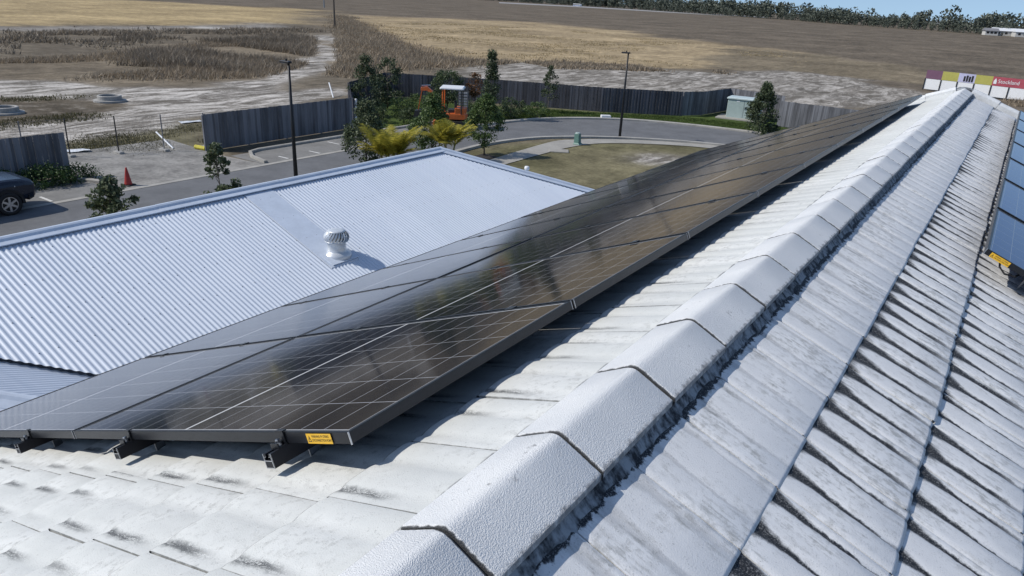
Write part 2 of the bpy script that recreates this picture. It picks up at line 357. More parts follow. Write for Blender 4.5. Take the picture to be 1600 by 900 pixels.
WX = GX+(vnoise(GX, GY, 3, 1)-.5+vnoise(GX, GY, 9, 3)-.5)*wob*1.6; WY = GY+(vnoise(GX, GY, 3, 2)-.5+vnoise(GX, GY, 9, 4)-.5)*wob*1.6
soil_and_shade = np.zeros(GX.shape+(4,)); soil_and_shade[..., :3] = (.15, .125, .092)
def zone(poly, c, sand=0.): 
    k = pip(WX, WY, poly); soil_and_shade[k, :3] = c; soil_and_shade[k, 3] = sand
zone([(-3000, 150), (-3000, 3000), (3000, 3000), (3000, 60), (20, 60), (-20, 85), (-60, 120), (-150, 150)], (.142, .116, .086))  # dark far field: cloud shadow painted into the ground colour
zone(PX((-300, 56), (-300, -12), (175, 0), (400, 10), (486, 15), (480, 38), (300, 39), (0, 39)), (.36, .275, .15))
zone(PX((522, 20), (560, 25), (700, 29), (820, 34), (950, 46), (1100, 65), (1200, 76), (1330, 92), (1300, 104), (1130, 108), (1000, 106), (880, 100), (760, 96), (660, 84), (600, 62), (555, 40)), (.33, .255, .155))
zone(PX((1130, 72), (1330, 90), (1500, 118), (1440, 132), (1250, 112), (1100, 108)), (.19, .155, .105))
zone(PX((-300, 62), (0, 41), (200, 40), (440, 37), (470, 40), (440, 43), (200, 47), (0, 49), (-300, 72)), (.23, .21, .185), .12)
zone(PX((505, 118), (640, 112), (745, 104), (650, 80), (560, 40), (525, 20), (518, 60), (525, 95)), (.20, .16, .11))
zone(PX((-200, 128), (-200, 92), (0, 92), (150, 88), (300, 60), (480, 55), (492, 80), (482, 104), (400, 128), (300, 130), (150, 126), (0, 120)), (.18, .147, .105))
zone(PX((-200, 118), (60, 122), (200, 132), (330, 140), (440, 146), (546, 136), (560, 148), (440, 168), (330, 180), (210, 206), (100, 218), (-200, 246)), (.24, .215, .185), .95)
zone(PX((-200, 152), (60, 150), (200, 152), (235, 160), (190, 172), (110, 192), (-200, 216)), (.125, .103, .075), .3)
zone(PX((490, 52), (523, 52), (527, 100), (505, 112), (430, 140), (330, 152), (290, 143), (430, 118), (488, 98)), (.34, .31, .27), .85)
zone(PX((285, 42), (400, 47), (400, 50), (285, 45)), (.5, .48, .44), .5)
zone(PX((114, 218), (200, 208), (330, 182), (345, 236), (230, 242), (112, 244)), (.15, .135, .08), .25)
zone(PX((735, 97), (850, 97), (1000, 104), (1120, 112), (1230, 108), (1330, 122), (1460, 150), (1420, 172), (1230, 165), (1100, 150), (900, 140), (720, 120)), (.185, .165, .138), .52)
zone([(-23.2, 8), (-24.1, 33), (-21.6, 39), (-15, 43.4), (30, 46.5), (30, -5), (-6, 10)], (.125, .115, .062))
zone([(-21, 36), (-14, 42.4), (-6, 44), (6, 42), (-8, 30), (-16, 26)], (.175, .155, .092), .15)
zone([G(1000, 236)[:2], G(1090, 240)[:2], G(1060, 252)[:2], G(985, 250)[:2]], (.25, .225, .18), .75)
zone([(-33.5, 14.4), (-33.5, 20.4), (-27.9, 20.4), (-27.9, 14.4)], (.235, .22, .20))
zone([(-42, 42.5), (-33, 30), (-28, 30), (-27, 42), (-21, 48.4), (10, 50), (10, 60), (-20, 60), (-26, 50)], (.065, .095, .026))
for _ in range(2):      # soils grade into each other over a metre or two
    q_ = soil_and_shade.copy(); q_[1:-1, 1:-1] = (soil_and_shade[1:-1, 1:-1]*2+soil_and_shade[:-2, 1:-1]+soil_and_shade[2:, 1:-1]+soil_and_shade[1:-1, :-2]+soil_and_shade[1:-1, 2:])/6; soil_and_shade = q_
soil_and_shade[..., :3] *= (.85+.3*vnoise(GX, GY, 2.3, 9))[..., None]
nz = (vnoise(GX, GY, 4, 5)-.5)*.10+(vnoise(GX, GY, 1.7, 6)-.5)*.07
flat = (GX > -34) & (GY < 60); nz = np.where(flat, 0, nz)-np.where(flat, 0., .02)
vid = np.arange(GX.size).reshape(GX.shape)
fq = np.stack([vid[:-1, :-1], vid[1:, :-1], vid[1:, 1:], vid[:-1, 1:]], -1).reshape(-1, 4)
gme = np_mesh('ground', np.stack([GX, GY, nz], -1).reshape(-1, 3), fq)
ca_ = gme.color_attributes.new('soil_and_shade', 'FLOAT_COLOR', 'POINT'); ca_.data.foreach_set('color', soil_and_shade.reshape(-1).astype(np.float32))
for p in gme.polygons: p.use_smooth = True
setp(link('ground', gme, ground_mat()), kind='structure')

# ------------------------------------------------------------------ street: road, bays, kerbs, paths
def strip(name, A, B, z, m, kind='structure', parent=None):
    b = MB(); n = len(A)
    b.add([(p[0], p[1], z) for p in A]+[(p[0], p[1], z) for p in B], [(i, i+1, n+i+1, n+i) for i in range(n-1)])
    o = b.build(name, m, parent)
    if kind: setp(o, kind=kind)
    return o
def smoothline(pts, k=5):
    out = []; P = [Vector((p[0], p[1])) for p in pts]
    for i in range(len(P)-1):
        p0, p1, p2, p3 = P[max(i-1, 0)], P[i], P[i+1], P[min(i+2, len(P)-1)]
        for j in range(k):
            t = j/k; out.append(.5*((2*p1)+(-p0+p2)*t+(2*p0-5*p1+4*p2-p3)*t*t+(-p0+3*p1-3*p2+p3)*t**3))
    return out+[P[-1]]
far = smoothline([(-27.9, -45), (-27.9, 10), (-27.9, 26), (-27.9, 35), (-27.5, 39.5), (-26.4, 43.2), (-24.2, 46.2), (-21.7, 48), (-19, 49), (-16.1, 49.6), (-10, 50.1), (12, 50.6)])
near = smoothline([(-22.7, -45), (-22.7, 10), (-23.1, 24), (-23.8, 29), (-24.0, 33), (-23.2, 36.4), (-21.5, 38.9), (-20.2, 40.2), (-18.6, 41.4), (-15.1, 43.2), (-8, 44.8), (12, 46)])
strip('road', near, far, .012, asphM)
strip('parking_bay', [(-27.9, -45), (-27.9, 14.0)], [(-30.6, -45), (-30.6, 14.0)], .008, bayM)
strip('parking_bay', [(-27.9, 20.9), (-27.9, 36)], [(-30.6, 20.9), (-30.4, 36)], .008, bayM)
strip('gravel_driveway', [(-27.95, 14.0), (-31, 14.2), (-36, 13.5)], [(-27.95, 20.9), (-31, 20.6), (-36, 21)], .018, gravM)
def kerb(name, line, w=.18, h=.12, side=1):
    rings = []; P = [Vector((p[0], p[1])) for p in line]
    for i, p in enumerate(P):
        d = (P[min(i+1, len(P)-1)]-P[max(i-1, 0)]).normalized(); n = Vector((-d.y, d.x))*side
        rings.append([(p.x, p.y, -.02), (p.x, p.y, h-.03), (p.x+n.x*.04, p.y+n.y*.04, h), (p.x+n.x*w, p.y+n.y*w, h), (p.x+n.x*w, p.y+n.y*w, -.02)])
    return setp(MB().loft(rings).build(name, kerbM), kind='structure')
kerb('kerb', [p for p in far if p[1] > 36], .3, .13, 1)
kerb('kerb', near, .32, .13, -1)
kerb('kerb', [(-30.6, -45), (-30.6, 13.2), (-30.4, 13.8), (-29.6, 14.1)], .18, .13, 1)
kerb('kerb', [(-28.2, 21.2), (-29.6, 21.5), (-30.4, 22.0), (-30.6, 22.6), (-30.6, 30), (-30.4, 36), (-28.2, 36.5)], .18, .13, 1)
strip('concrete_edge_strip', [(-27.78, -45), (-27.78, 36)], [(-28.06, -45), (-28.06, 36)], .024, kerbM)
for y0, x0, x1 in ((11.6, -28.2, -29.1), (24.3, -28.2, -29.0), (26.6, -29.3, -30.2), (22.4, -28.3, -29.0), (29.4, -28.2, -29.0), (7.2, -28.2, -30.4)):
    setp(MB().add([(x0, y0, .016), (x1, y0, .016), (x1, y0+.11, .016), (x0, y0+.11, .016)], [(0, 1, 2, 3)]).build('bay_marking', lineM), kind='structure')
pl = smoothline([G(x, y) for x, y in ((748, 255), (760, 252), (860, 222.5), (900, 218.7), (940, 217.8), (1000, 219.5), (1060, 223), (1119, 228), (1200, 237))], 4)
pr = smoothline([G(x, y) for x, y in ((776, 262), (788, 258), (860, 238), (900, 229), (940, 224.6), (1000, 225), (1060, 228), (1112, 232.5), (1200, 243))], 4)
strip('footpath', pl, pr, .03, concM)
strip('mulch_bed', [G(716, 250), G(757, 240)], [G(728, 258), G(778, 246)], .022, mulchM)
strip('footpath', [G(776, 188.5), G(838, 184)], [G(780, 192), G(842, 188)], .014, concM)

# ------------------------------------------------------------------ the house the camera stands on: tiles, ridge caps, walls
AL = .391572; ca, sa = math.cos(AL), math.sin(AL)
XR = -.722; APEX = Vector((XR, 0, H-1.003-.016)); YN, YF = -2.6, 13.55
dnL, nL = Vector((-ca, 0, -sa)), Vector((-sa, 0, ca)); dnR, nR = Vector((ca, 0, -sa)), Vector((sa, 0, ca))
YV = Vector((0, 1, 0))
house = thing('tiled_house', 'tall house with white painted concrete tile roof carrying the solar panels', 'house', (XR, 5, 0))
hinv = Matrix.Translation((-XR, -5, 0))
EAVE = 4.30
b = MB()
for d in (dnL, dnR):
    P = [APEX-Vector((0, 0, .045))+YV*y+d*t for y, t in ((YN, 0), (YF, 0), (YF, EAVE), (YN, EAVE))]; b.add(P+[p-Vector((0, 0, .12)) for p in P], [(0, 1, 2, 3), (7, 6, 5, 4), (0, 4, 5, 1), (1, 5, 6, 2), (2, 6, 7, 3), (3, 7, 4, 0)])
b.build('roof_deck', mortarM, house, hinv)
ez = APEX.z-EAVE*sa; ex = EAVE*ca
MB().prism([(XR-ex+.5, 0), (XR+ex-.5, 0), (XR+ex-.5, ez+.0), (XR, APEX.z-.28), (XR-ex+.5, ez+.0)], YN+.15, YF-.15, 'y').build('wall', wallM, house, hinv)
for s in (-1, 1):
    x = XR+s*(ex+.0); MB().box(min(x, x+s*.13), max(x, x+s*.13), YN, YF, ez-.20, ez-.06).build('gutter', gutterM, house, hinv)
# tile: local x across, y down the slope (0 = where the course above ends), z off the roof
WT = .305
def tile_mesh(gauge, amp):
    b = MB(); ns = 24 if gauge > .33 else 14; ys = (-.07, .0, gauge*.5, gauge-.012, gauge); g = .0022
    step = .025 if gauge < .33 else .013
    def prof(x):
        ph = ((x-.04)/.1525) % 1.0; return amp*(1-abs(2*ph-1)**(3 if gauge < .33 else 4))
    rows = []
    for y in ys:
        z0 = .004+step*max(y, -.07)/gauge-(.004 if y == ys[-1] else 0)
        rows.append([(g+(WT-2*g)*i/ns, y, z0+prof(WT*i/ns)-(.004 if i in (0, ns) else 0)) for i in range(ns+1)])
    rows.append([(p[0], gauge-.002, -.012) for p in rows[-1]])
    b.loft(rows, closed=False)
    for i in (0, ns):
        b.add([rows[1][i], rows[3][i], (rows[3][i][0], rows[3][i][1], -.012), (rows[1][i][0], rows[1][i][1], -.012)], [(0, 1, 2, 3)])
    me = b.mesh('tile'); 
    for p in me.polygons: p.use_smooth = abs(p.normal.z) > .8
    return me
GL, GR = .322, .335
meL, meR = tile_mesh(GL, .009), tile_mesh(GR, .0105); meR0 = tile_mesh(GR, .0036)
meL.materials.append(tileL); meR.materials.append(tileR); meR0.materials.append(tileR)
spots = []
def add_tiles(right, k0, k1, y0, y1):
    first = .485-GR if right else .46-GL; g = GR if right else GL; j0 = 1.465 if right else .66
    for k in range(k0, k1):
        s = first+k*g; i0 = math.floor((y0-j0)/WT); i1 = math.ceil((y1-j0)/WT)
        for i in range(i0, i1):
            ya = j0+i*WT
            if ya < YN or ya+WT > YF+.1: continue
            o = APEX-Vector((0, 0, .014 if right else 0))+(dnR if right else dnL)*s+YV*(ya+WT if right else ya)
            m = basis(o, -YV if right else YV, dnR if right else dnL, nR if right else nL)
            c = o+(dnR if right else dnL)*g*.5+YV*(WT/2*(-1 if right else 1)); d = (c-CAM); z = d.dot(cf)
            px, py = (800+FPX*d.dot(cr)/z, 450-FPX*d.dot(cu)/z) if z > .2 else (-9e3, 0)
            vis = -110 < px < 1720 and -20 < py < 1120
            area = abs(d.normalized().dot(nR if right else nL))/d.length_squared
            if not right and k > 2 and ya > 1.25: area *= .02
            if right and k > 2 and ya > 4.7: area *= .05
            spots.append((area if vis else -1., right, k, i, m))
add_tiles(True, 0, 12, YN, YF); add_tiles(False, 0, 12, YN, YF)
spots.sort(key=lambda t: -t[0])
rest = {True: MB(), False: MB()}
for n, (area, right, k, i, m) in enumerate(spots):
    j = Matrix.Rotation(random.uniform(-.004, .004), 4, 'Z') @ Matrix.Rotation(random.uniform(-.006, .006), 4, 'X') @ Matrix.Translation((random.uniform(-.001, .001), random.uniform(-.004, .004), random.uniform(-.0015, .0015)))
    if n < 296 and area > 0:
        o = link('tile', (meR if k else meR0) if right else meL, None, house, hinv @ m @ j)
        o.color = ((.22 if k == 0 else 1.) if right else .85, 1. if right and k == 0 else 0., 0, 1)
    else:
        me = meR if right else meL; mm = m @ j
        rest[right].add([mm @ v.co for v in me.vertices], [tuple(p.vertices) for p in me.polygons])
for right in (True, False):
    o = rest[right].build('outer_tiles', mat('white_tile_paint_outer', (.58, .6, .6), .75, 0, .14, 5, .2, 200) if right else bpy.data.materials['white_tile_paint_outer'], house, hinv); setp(o, kind='stuff')
# ridge caps
PC = .435; Y0C = .889
def cap_prof(dz=0., sh=0.):
    wl, wr, bl, br = .134-sh, .146-sh, .50, .445; pk = H-.977-APEX.z
    L = (-wl*math.cos(bl), pk-wl*math.sin(bl)); Rr = (wr*math.cos(br), pk-wr*math.sin(br))
    pts = [(L[0], L[1]-.016+dz), (L[0], L[1]+dz)]
    for x in (L[0]+.004, -.030, -.022, -.015, -.007, 0, .007, .015, .022, .030, Rr[0]-.004):      # softly rounded crown between two flat wings
        s_ = math.tan(bl) if x < 0 else math.tan(br); ax = abs(x); k_ = .022
        z = pk-s_*((ax*ax/(2*k_)+k_/2) if ax < k_ else ax); pts.append((x, z+dz))
    pts += [(Rr[0], Rr[1]+dz), (Rr[0]+.001, Rr[1]-.018+dz)]
    return pts
def cap_mesh(L=PC-.007):
    pr = cap_prof(); 
    r = [[(x, y, z+zz) for x, z in pr] for y, zz in ((0, -.004), (.006, .001), (L*.5, .001), (L-.006, .0), (L, -.004))]
    b = MB().loft(r); return b.mesh('ridge_cap')
cm = cap_mesh(); cm.materials.append(capM)
for p in cm.polygons: p.use_smooth = True
cm.set_sharp_from_angle(angle=R(32))
n = 0; y = Y0C-PC*7
while y < YF-.1:
    m = Matrix.Translation((XR+random.uniform(-.003, .003), y, APEX.z+random.uniform(-.002, .002))) @ Matrix.Rotation(random.uniform(-.006, .006), 4, 'Z') @ Matrix.Rotation(random.uniform(-.006, .006), 4, 'Y')
    link('ridge_cap', cm, None, house, hinv @ m); y += PC
# mortar under the caps, pointed unevenly
core = []; rings = []; yy = YN
while yy < YF:
    w = [noise.noise((yy*9, k*3.1, 0)) for k in range(8)]
    pr = cap_prof(-.011, .004); pr = pr[1:-1]
    xr_, zr_ = pr[-1]; xl_, zl_ = pr[0]
    core.append([(XR+xl_+.004, yy, APEX.z+zl_-.06)]+[(XR+x, yy, APEX.z+z) for x, z in pr]+[(XR+xr_-.006, yy, APEX.z+zr_-.06)])
    rings.append([(XR+x, yy, APEX.z+z) for x, z in ((xr_-.02, zr_-.010), (xr_-.004+.004*w[0], zr_-.010), (xr_+.010+.006*w[1], zr_-.026), (xr_+.034+.014*w[2], zr_-.050), (xr_-.02, zr_-.075))]); yy += .03
MB().loft(core).build('ridge_joint_filler', mat('black_lichen_joint', (.035, .037, .04), .9, 0, .4, 20, .4, 90), house, hinv)
MB().loft(rings).build('mortar_bedding', mortarM, house, hinv)
# verge caps along the far gable
vergeM = mat('white_verge_paint', (.66, .67, .67), .72, 0, .14, 5, .2, 200)
vp_ = [(-.11, -.02), (-.11, .055), (-.05, .085), (.05, .085), (.11, .055), (.11, -.02)]
for d, n_, side in ((dnL, nL, -1), (dnR, nR, 1)):
    s = .1
    while s < (3.45 if side < 0 else 4.2):
        r = [[APEX+d*(s+q_)+n_*(zz+.012*q_/.4)+YV*(YF+x) for x, zz in vp_] for q_ in (0, .415)]
        MB().loft(r).build('verge_cap', vergeM, house, hinv); s += .42
MB().lathe([(.0, .055), (.08, .045), (.13, .015), (.16, -.05)], 14, (XR, YF+.02, APEX.z)).build('ridge_end_cap', mortarM, house, hinv)

# ------------------------------------------------------------------ solar panels, rails, brackets
PWD, PHT, PIT, PIH = 1.134, 1.762, 1.154, 1.782
def bar_frame():
    b = MB(); h, t, lip, ft = .032, .0022, .0105, .03
    def ringbar(x0, x1, y0, y1, z0, z1, w):  # rectangular tube ring of width w
        b.box(x0, x1, y0, y0+w, z0, z1); b.box(x0, x1, y1-w, y1, z0, z1); b.box(x0, x0+w, y0+w, y1-w, z0, z1); b.box(x1-w, x1, y0+w, y1-w, z0, z1)
    ringbar(0, PWD, 0, PHT, -h, 0, t+.0005); ringbar(t, PWD-t, t, PHT-t, -.003, .0006, lip); ringbar(t, PWD-t, t, PHT-t, -h+.0004, -h+.003, ft)
    return b.mesh('frame')
frame_me = bar_frame(); frame_me.materials.append(frameM)
def glass_me(nm, m):
    me = MB().box(.004, PWD-.004, .004, PHT-.004, -.0075, -.0018).mesh(nm); me.materials.append(m); return me
gL, gR = glass_me('glass', glassL), glass_me('glass', glassR)
def corner_mesh():
    return MB().box(-.0017, .0017, -.0017, .0017, -.034, .0012).mesh('corner_key')
ck = corner_mesh(); ck.materials.append(cutM)
P0 = Vector((-1.20092, 1.08222, H-1.05995))
def label_plate(parent, x, flip):
    # sticker on the short face that looks back at the camera; flip: reading direction
    yc = .075 if not flip else .03
    o = MB().box(0, .108, 0, .029, 0, .0006).mesh('warning_label')
    if not flip: M_ = basis((x-.0026, yc+.106, -.0315), (0, -1, 0), (0, 0, 1), (-1, 0, 0))
    else: M_ = basis((x+.0026, yc, -.0315), (0, 1, 0), (0, 0, 1), (1, 0, 0))
    lab = link('warning_label', o, yelM, parent, M_)
    lab['label'] = 'yellow warning sticker with black print'
    for s, yy in (('WARNING: PV STRING', .0155), ('DISCONNECTION POINT', .0045)):
        me = text_mesh(s, .0105, .70); me.transform(Matrix.Translation((.0235, yy, .0010))); w = max(v.co.x for v in me.vertices)
        link('lettering', me, inkM, lab)
    t = MB(); 
    A = [(.004, .005), (.020, .005), (.012, .0235)]; B_ = [(.0068, .0068), (.0172, .0068), (.012, .0193)]
    t.add([(x_, y_, .0009) for x_, y_ in A]+[(x_, y_, .0009) for x_, y_ in B_], [(0, 1, 4, 3), (1, 2, 5, 4), (2, 0, 3, 5)])
    t.add([(.0114, .0105, .0009), (.0126, .0105, .0009), (.0130, .0160, .0009), (.0110, .0160, .0009)], [(0, 1, 2, 3)])
    t.add([(.0113, .0080, .0009), (.0127, .0080, .0009), (.0127, .0094, .0009), (.0113, .0094, .0009)], [(0, 1, 2, 3)])
    t.build('warning_symbol', inkM, lab)
ordn = ['first', 'second', 'third', 'fourth', 'fifth', 'sixth', 'seventh', 'eighth', 'ninth', 'tenth']
def panel(nm_label, group, M_, gme_, keys=True):
    r = bpy.data.objects.new('solar_panel', None); col.objects.link(r); r.empty_display_size = .2; r.matrix_world = M_
    setp(r, nm_label, 'solar panel', group)
    link('frame', frame_me, None, r); link('glass', gme_, None, r)
    if keys:
        for x in (.0005, PWD-.0005):
            for y in (.0005, PHT-.0005): link('corner_key', ck, None, r, Matrix.Translation((x, y, 0)))
    return r
for j in range(2):
    for i in range(10):
        M_ = basis(P0+YV*(i*PIT)+dnL*(j*PIH), YV, dnL, nL) @ Matrix.Rotation(random.uniform(-.0018, .0018), 4, 'X') @ Matrix.Rotation(random.uniform(-.0018, .0018), 4, 'Y')
        row = 'upper row beside the ridge' if j == 0 else 'lower row towards the corrugated roof'
        lab = f'black solar panel, {ordn[i]} from the camera in the {row}' if i or j else 'nearest black solar panel beside the ridge, with yellow warning sticker'
        r = panel(lab, 'black solar panels on the left slope', M_, gL)
        if i == 0 and j == 0: label_plate(r, 0., False)
PR0 = APEX+nR*.16+dnR*.790
for i in range(7):
    M_ = basis(PR0+YV*(4.66+i*1.20+PWD), -YV, dnR, nR)
    lab = f'blue solar panel on the right slope, {ordn[i]} from the camera' if i else 'nearest blue solar panel on the right slope, with yellow warning sticker'
    r = panel(lab, 'blue solar panels on the right slope', M_, gR)
    if i == 0: label_plate(r, PWD, True)
def rail_mesh(L):
    pr = [(-.019, -.036), (-.019, -.080), (.019, -.080), (.019, -.036), (.007, -.036), (.007, -.044), (.013, -.044), (.013, -.056), (-.013, -.056), (-.013, -.044), (-.007, -.044), (-.007, -.036)]
    return MB().loft([[(0+y, x, z) for x, z in pr] for y in (0, L)]).mesh('rail')
def railset(t, L, label, dn, nrm, org, x0, group):
    o = org+dn*t; r = bpy.data.objects.new('mounting_rail', None); col.objects.link(r)
    r.matrix_world = basis(o, YV, (-YV).cross(nrm)*-1 if False else nrm.cross(YV), nrm)
    setp(r, label, 'mounting rail', group)
    me = rail_mesh(L); link('rail', me, railM, r, Matrix.Translation((x0, 0, 0)))
    # bare cut end of the extrusion
    b = MB(); e = x0-.0012
    for y0, y1, z0, z1 in ((-.019, -.0165, -.080, -.036), (.0165, .019, -.080, -.036), (-.0165, .0165, -.080, -.0775), (-.0165, .0165, -.0585, -.056), (-.013, -.007, -.046, -.0445), (.007, .013, -.046, -.0445)): b.box(e, e+.003, y0, y1, z0, z1)
    b.build('cut_end', cutM, r)
    # end clamp: bent plate, bolt and washer
    b = MB(); b.box(-.030, -.002, -.018, .018, -.036, -.032); b.box(-.006, -.002, -.018, .018, -.032, .004); b.box(-.006, .009, -.018, .018, .0035, .0065); b.box(-.032, -.028, -.018, .018, -.044, -.020)
    b.build('end_clamp', frameM, r)
    b = MB(); b.lathe([(.0, -.022), (.0075, -.022), (.0075, -.014), (.0065, -.0125), (0, -.0125)], 6, (-.017, 0, 0)); b.lathe([(.0, -.032), (.011, -.032), (.011, -.022), (0, -.022)], 14, (-.017, 0, 0)); b.build('bolt', steelM, r)
    return r
rg = 'rails under the black panels'
for t, w in ((.169, 'closest to the ridge'), (.712, 'second from the ridge'), (1.28, 'third from the ridge'), (1.82, 'farthest from the ridge')):
    r = railset(t*PIH, 10*PIT+.03, f'black aluminium rail under the black panels, {w}', dnL, nL, P0, -.062, rg)
    for i in range(1, 10):                     # mid clamps between neighbouring panels
        x = i*PIT-.010; MB().box(x-.022, x+.022, -.02, .02, .0008, .0042).build('mid_clamp', frameM, r)
    for i in range(8):
        x = .10+i*1.5; b = MB(); b.box(x-.018, x+.018, .021, .026, -.145, -.045); b.box(x-.018, x+.018, .021, .075, -.140, -.135); b.build('roof_bracket', galvM, r)
MB_c = MB().tube([PR0+YV*4.74+dnR*.10+nR*-.04, PR0+YV*4.68+dnR*.11+nR*-.055, PR0+YV*4.66+dnR*.15+nR*-.07, PR0+YV*4.68+dnR*.20+nR*-.06, PR0+YV*4.76+dnR*.23+nR*-.04], .006, 6)
setp(MB_c.build('cable_loop', rubberM), 'black cable loop hanging under the nearest blue solar panel', 'cable')
for t in (.30, 1.28):
    r = bpy.data.objects.new('mounting_rail', None); col.objects.link(r); r.matrix_world = basis(PR0+dnR*t+YV*4.64, YV, nR.cross(YV), nR)
    setp(r, 'black rail under the blue panels, ' + ('nearer the ridge' if t < 1 else 'farther from the ridge'), 'mounting rail', 'rails under the blue panels')
    link('rail', rail_mesh(8.4), railM, r)
    for i in range(6): x = .2+i*1.55; MB().box(x-.018, x+.018, .021, .026, -.165, -.045).build('roof_bracket', galvM, r)

# ------------------------------------------------------------------ neighbouring house: corrugated hip roof
XN, ZN, PN = -11.5, H-3.62, R(20.5); tn = math.tan(PN); YE = 13.75; YS = .87; XE = -8.25
nb = thing('corrugated_roof_house', 'low house with pale blue-grey corrugated steel hip roof and turbine vent', 'house', (XN, 7, 0)); ninv = Matrix.Translation((-XN, -7, 0))
WV = .0762
def sheet(y0, y1, xa, xb, name='roof_sheet', amp=.0068):
    """corrugated sheet on the face that falls towards +x, cut by the functions xa(y) (top) and xb(y) (bottom)"""
    n = max(8, int(round((y1-y0)/WV*10))); V = []; F = []
    for i in range(n+1):
        y = y0+(y1-y0)*i/n; x0, x1 = xa(y), max(xb(y), xa(y)+.001); dz = amp*math.cos(2*math.pi*y/WV)
        for x in (x0, x1): V.append((x+dz*math.sin(PN), y, ZN-(x-XN)*tn+dz))
    for i in range(n): F.append((2*i, 2*i+1, 2*i+3, 2*i+2))
    b = MB(); b.v = V; b.f = F; o = b.build(name, corrM, nb, ninv, True); return o
topx = lambda y: max(XN+.02, XN+(y-YE)+.02)
botx = lambda y: min(XE, XN+(y-YS)-.03)
SW = WV*10; y = YS+.02
while y < YE+(XE-XN):
    y2 = min(y+SW, YE+(XE-XN)); sheet(y, y2, topx, botx); y = y2
# far face, hip end and the wing on the camera's side
b = MB(); EXW = 2*XN-XE; ze = ZN-(XE-XN)*tn
b.add([(XN, -8, ZN), (XN, YE, ZN), (EXW, YE+(XE-XN), ze), (EXW, -8, ze)], [(0, 1, 2, 3)]); b.add([(XN, YE, ZN), (XE, YE+(XE-XN), ze), (EXW, YE+(XE-XN), ze)], [(0, 1, 2)])
b.build('rear_roof_face', corrM, nb, ninv)
def wing_face():
    # face that falls towards +y between the valley and a second hip
    V = []; F = []; n = 140; d = 1.55
    for i in range(n+1):
        x = XN+(XE-XN+1.6)*i/n; yv = YS+(x-XN); dz = .0085*math.cos(2*math.pi*x/WV*1.0)
    b = MB(); xs = np.arange(XN-.3, XE+1.6, WV/8)
    for k, x in enumerate(xs):
        yv = YS+(x-XN)-.0; dz = .0085*math.cos(2*math.pi*x/WV)
        z1 = ZN-(x-XN)*tn-.055; y0 = yv-d
        b.v += [(x, y0, z1+d*tn+dz), (x, yv+.12, z1-.12*tn+dz)]
    b.f = [(2*i, 2*i+1, 2*i+3, 2*i+2) for i in range(len(xs)-1)]
    b.build('wing_roof_sheet', corrM, nb, ninv, True)
    p0 = Vector((XN-.3, YS-.3-d, ZN+.3*tn-.055+d*tn)); p1 = Vector((XE+1.6, YS+(XE+1.6-XN)-d, ZN-(XE+1.6-XN)*tn-.055+d*tn))
    side = Vector((1, -1, 0)).normalized(); up = Vector((0, 0, 1)); pr = [(-.17, -.052), (-.16, -.035), (-.06, .012), (-.03, .045), (.0, .055), (.03, .045), (.06, .012), (.16, -.035), (.17, -.052)]
    MB().loft([[p+side*a+up*z for a, z in pr] for p in (p0, p1)], closed=False).build('hip_capping', flashM, nb, ninv)
    b = MB(); e = [p0, p1, p1+Vector((2.2, -.0, -2.2*tn)), p0+Vector((5.5, 0, -5.5*tn))]; b.add(e, [(0, 1, 2, 3)]); b.build('wing_roof_face', corrM, nb, ninv)
wing_face()
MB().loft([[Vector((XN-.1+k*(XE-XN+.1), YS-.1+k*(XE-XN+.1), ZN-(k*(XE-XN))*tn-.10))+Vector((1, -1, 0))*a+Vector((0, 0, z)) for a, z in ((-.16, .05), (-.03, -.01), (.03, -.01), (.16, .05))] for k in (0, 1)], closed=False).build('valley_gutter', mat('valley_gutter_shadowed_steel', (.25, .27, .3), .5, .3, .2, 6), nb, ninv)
# cappings on ridge and hip: pressed wings with a raised roll
cp = [(-.155, -.030), (-.150, -.018), (-.070, .014), (-.050, .046), (-.022, .066), (.0, .070), (.022, .066), (.050, .046), (.070, .014), (.150, -.018), (.155, -.030)]
def capping(p0, p1, name, sl=1.):
    d = (p1-p0).normalized(); side = Vector((d.y, -d.x, 0)).normalized(); up = side.cross(d); L = (p1-p0).length; k = max(1, int(L/2.4+.5))
    for i in range(k):
        a, b_ = p0+d*(L*i/k-(.04 if i else 0)), p0+d*(L*(i+1)/k); u = up*(.004*(i % 2))
        MB().loft([[p+u+side*x+up*(z-(abs(x)-.0)*(sl-1)*.2) for x, z in cp] for p in (a, b_)], closed=False).build(name, flashM, nb, ninv, False)
capping(Vector((XN, -6, ZN+.005)), Vector((XN, YE+.05, ZN+.005)), 'ridge_capping')
for s in (1, -1): capping(Vector((XN, YE, ZN+.012)), Vector((XN+s*(XE-XN), YE+(XE-XN), ze+.012)), 'hip_capping')
# roof screws along the batten lines
b = MB()
for xx in np.arange(XN+.35, XE, .62):
    for yy in np.arange(YS, YE+3.2, WV*3):
        yq = round(yy/WV)*WV
        if topx(yq)+.15 < xx < botx(yq)-.1:
            z = ZN-(xx-XN)*tn+.0085; b.lathe([(.0085, 0), (.0085, .005), (.004, .009)], 6, (xx, yq, z))
setp(b.build('roof_screws', mat('zinc_screw', (.22, .24, .27), .5, .5, .2, 30), nb, ninv), kind='stuff')
# eave: gutter, fascia, walls
MB().box(XE-.02, XE+.11, YS+3.2, YE+(XE-XN), ze-.14, ze-.015).build('gutter', gutterM, nb, ninv)
MB().prism([(EXW+.45, -7.5), (XE-.45, -7.5), (XE-.45, YE+(XE-XN)-.45), (EXW+.45, YE+(XE-XN)-.45)], 0, ze-.02, 'z').build('wall', wallM, nb, ninv)
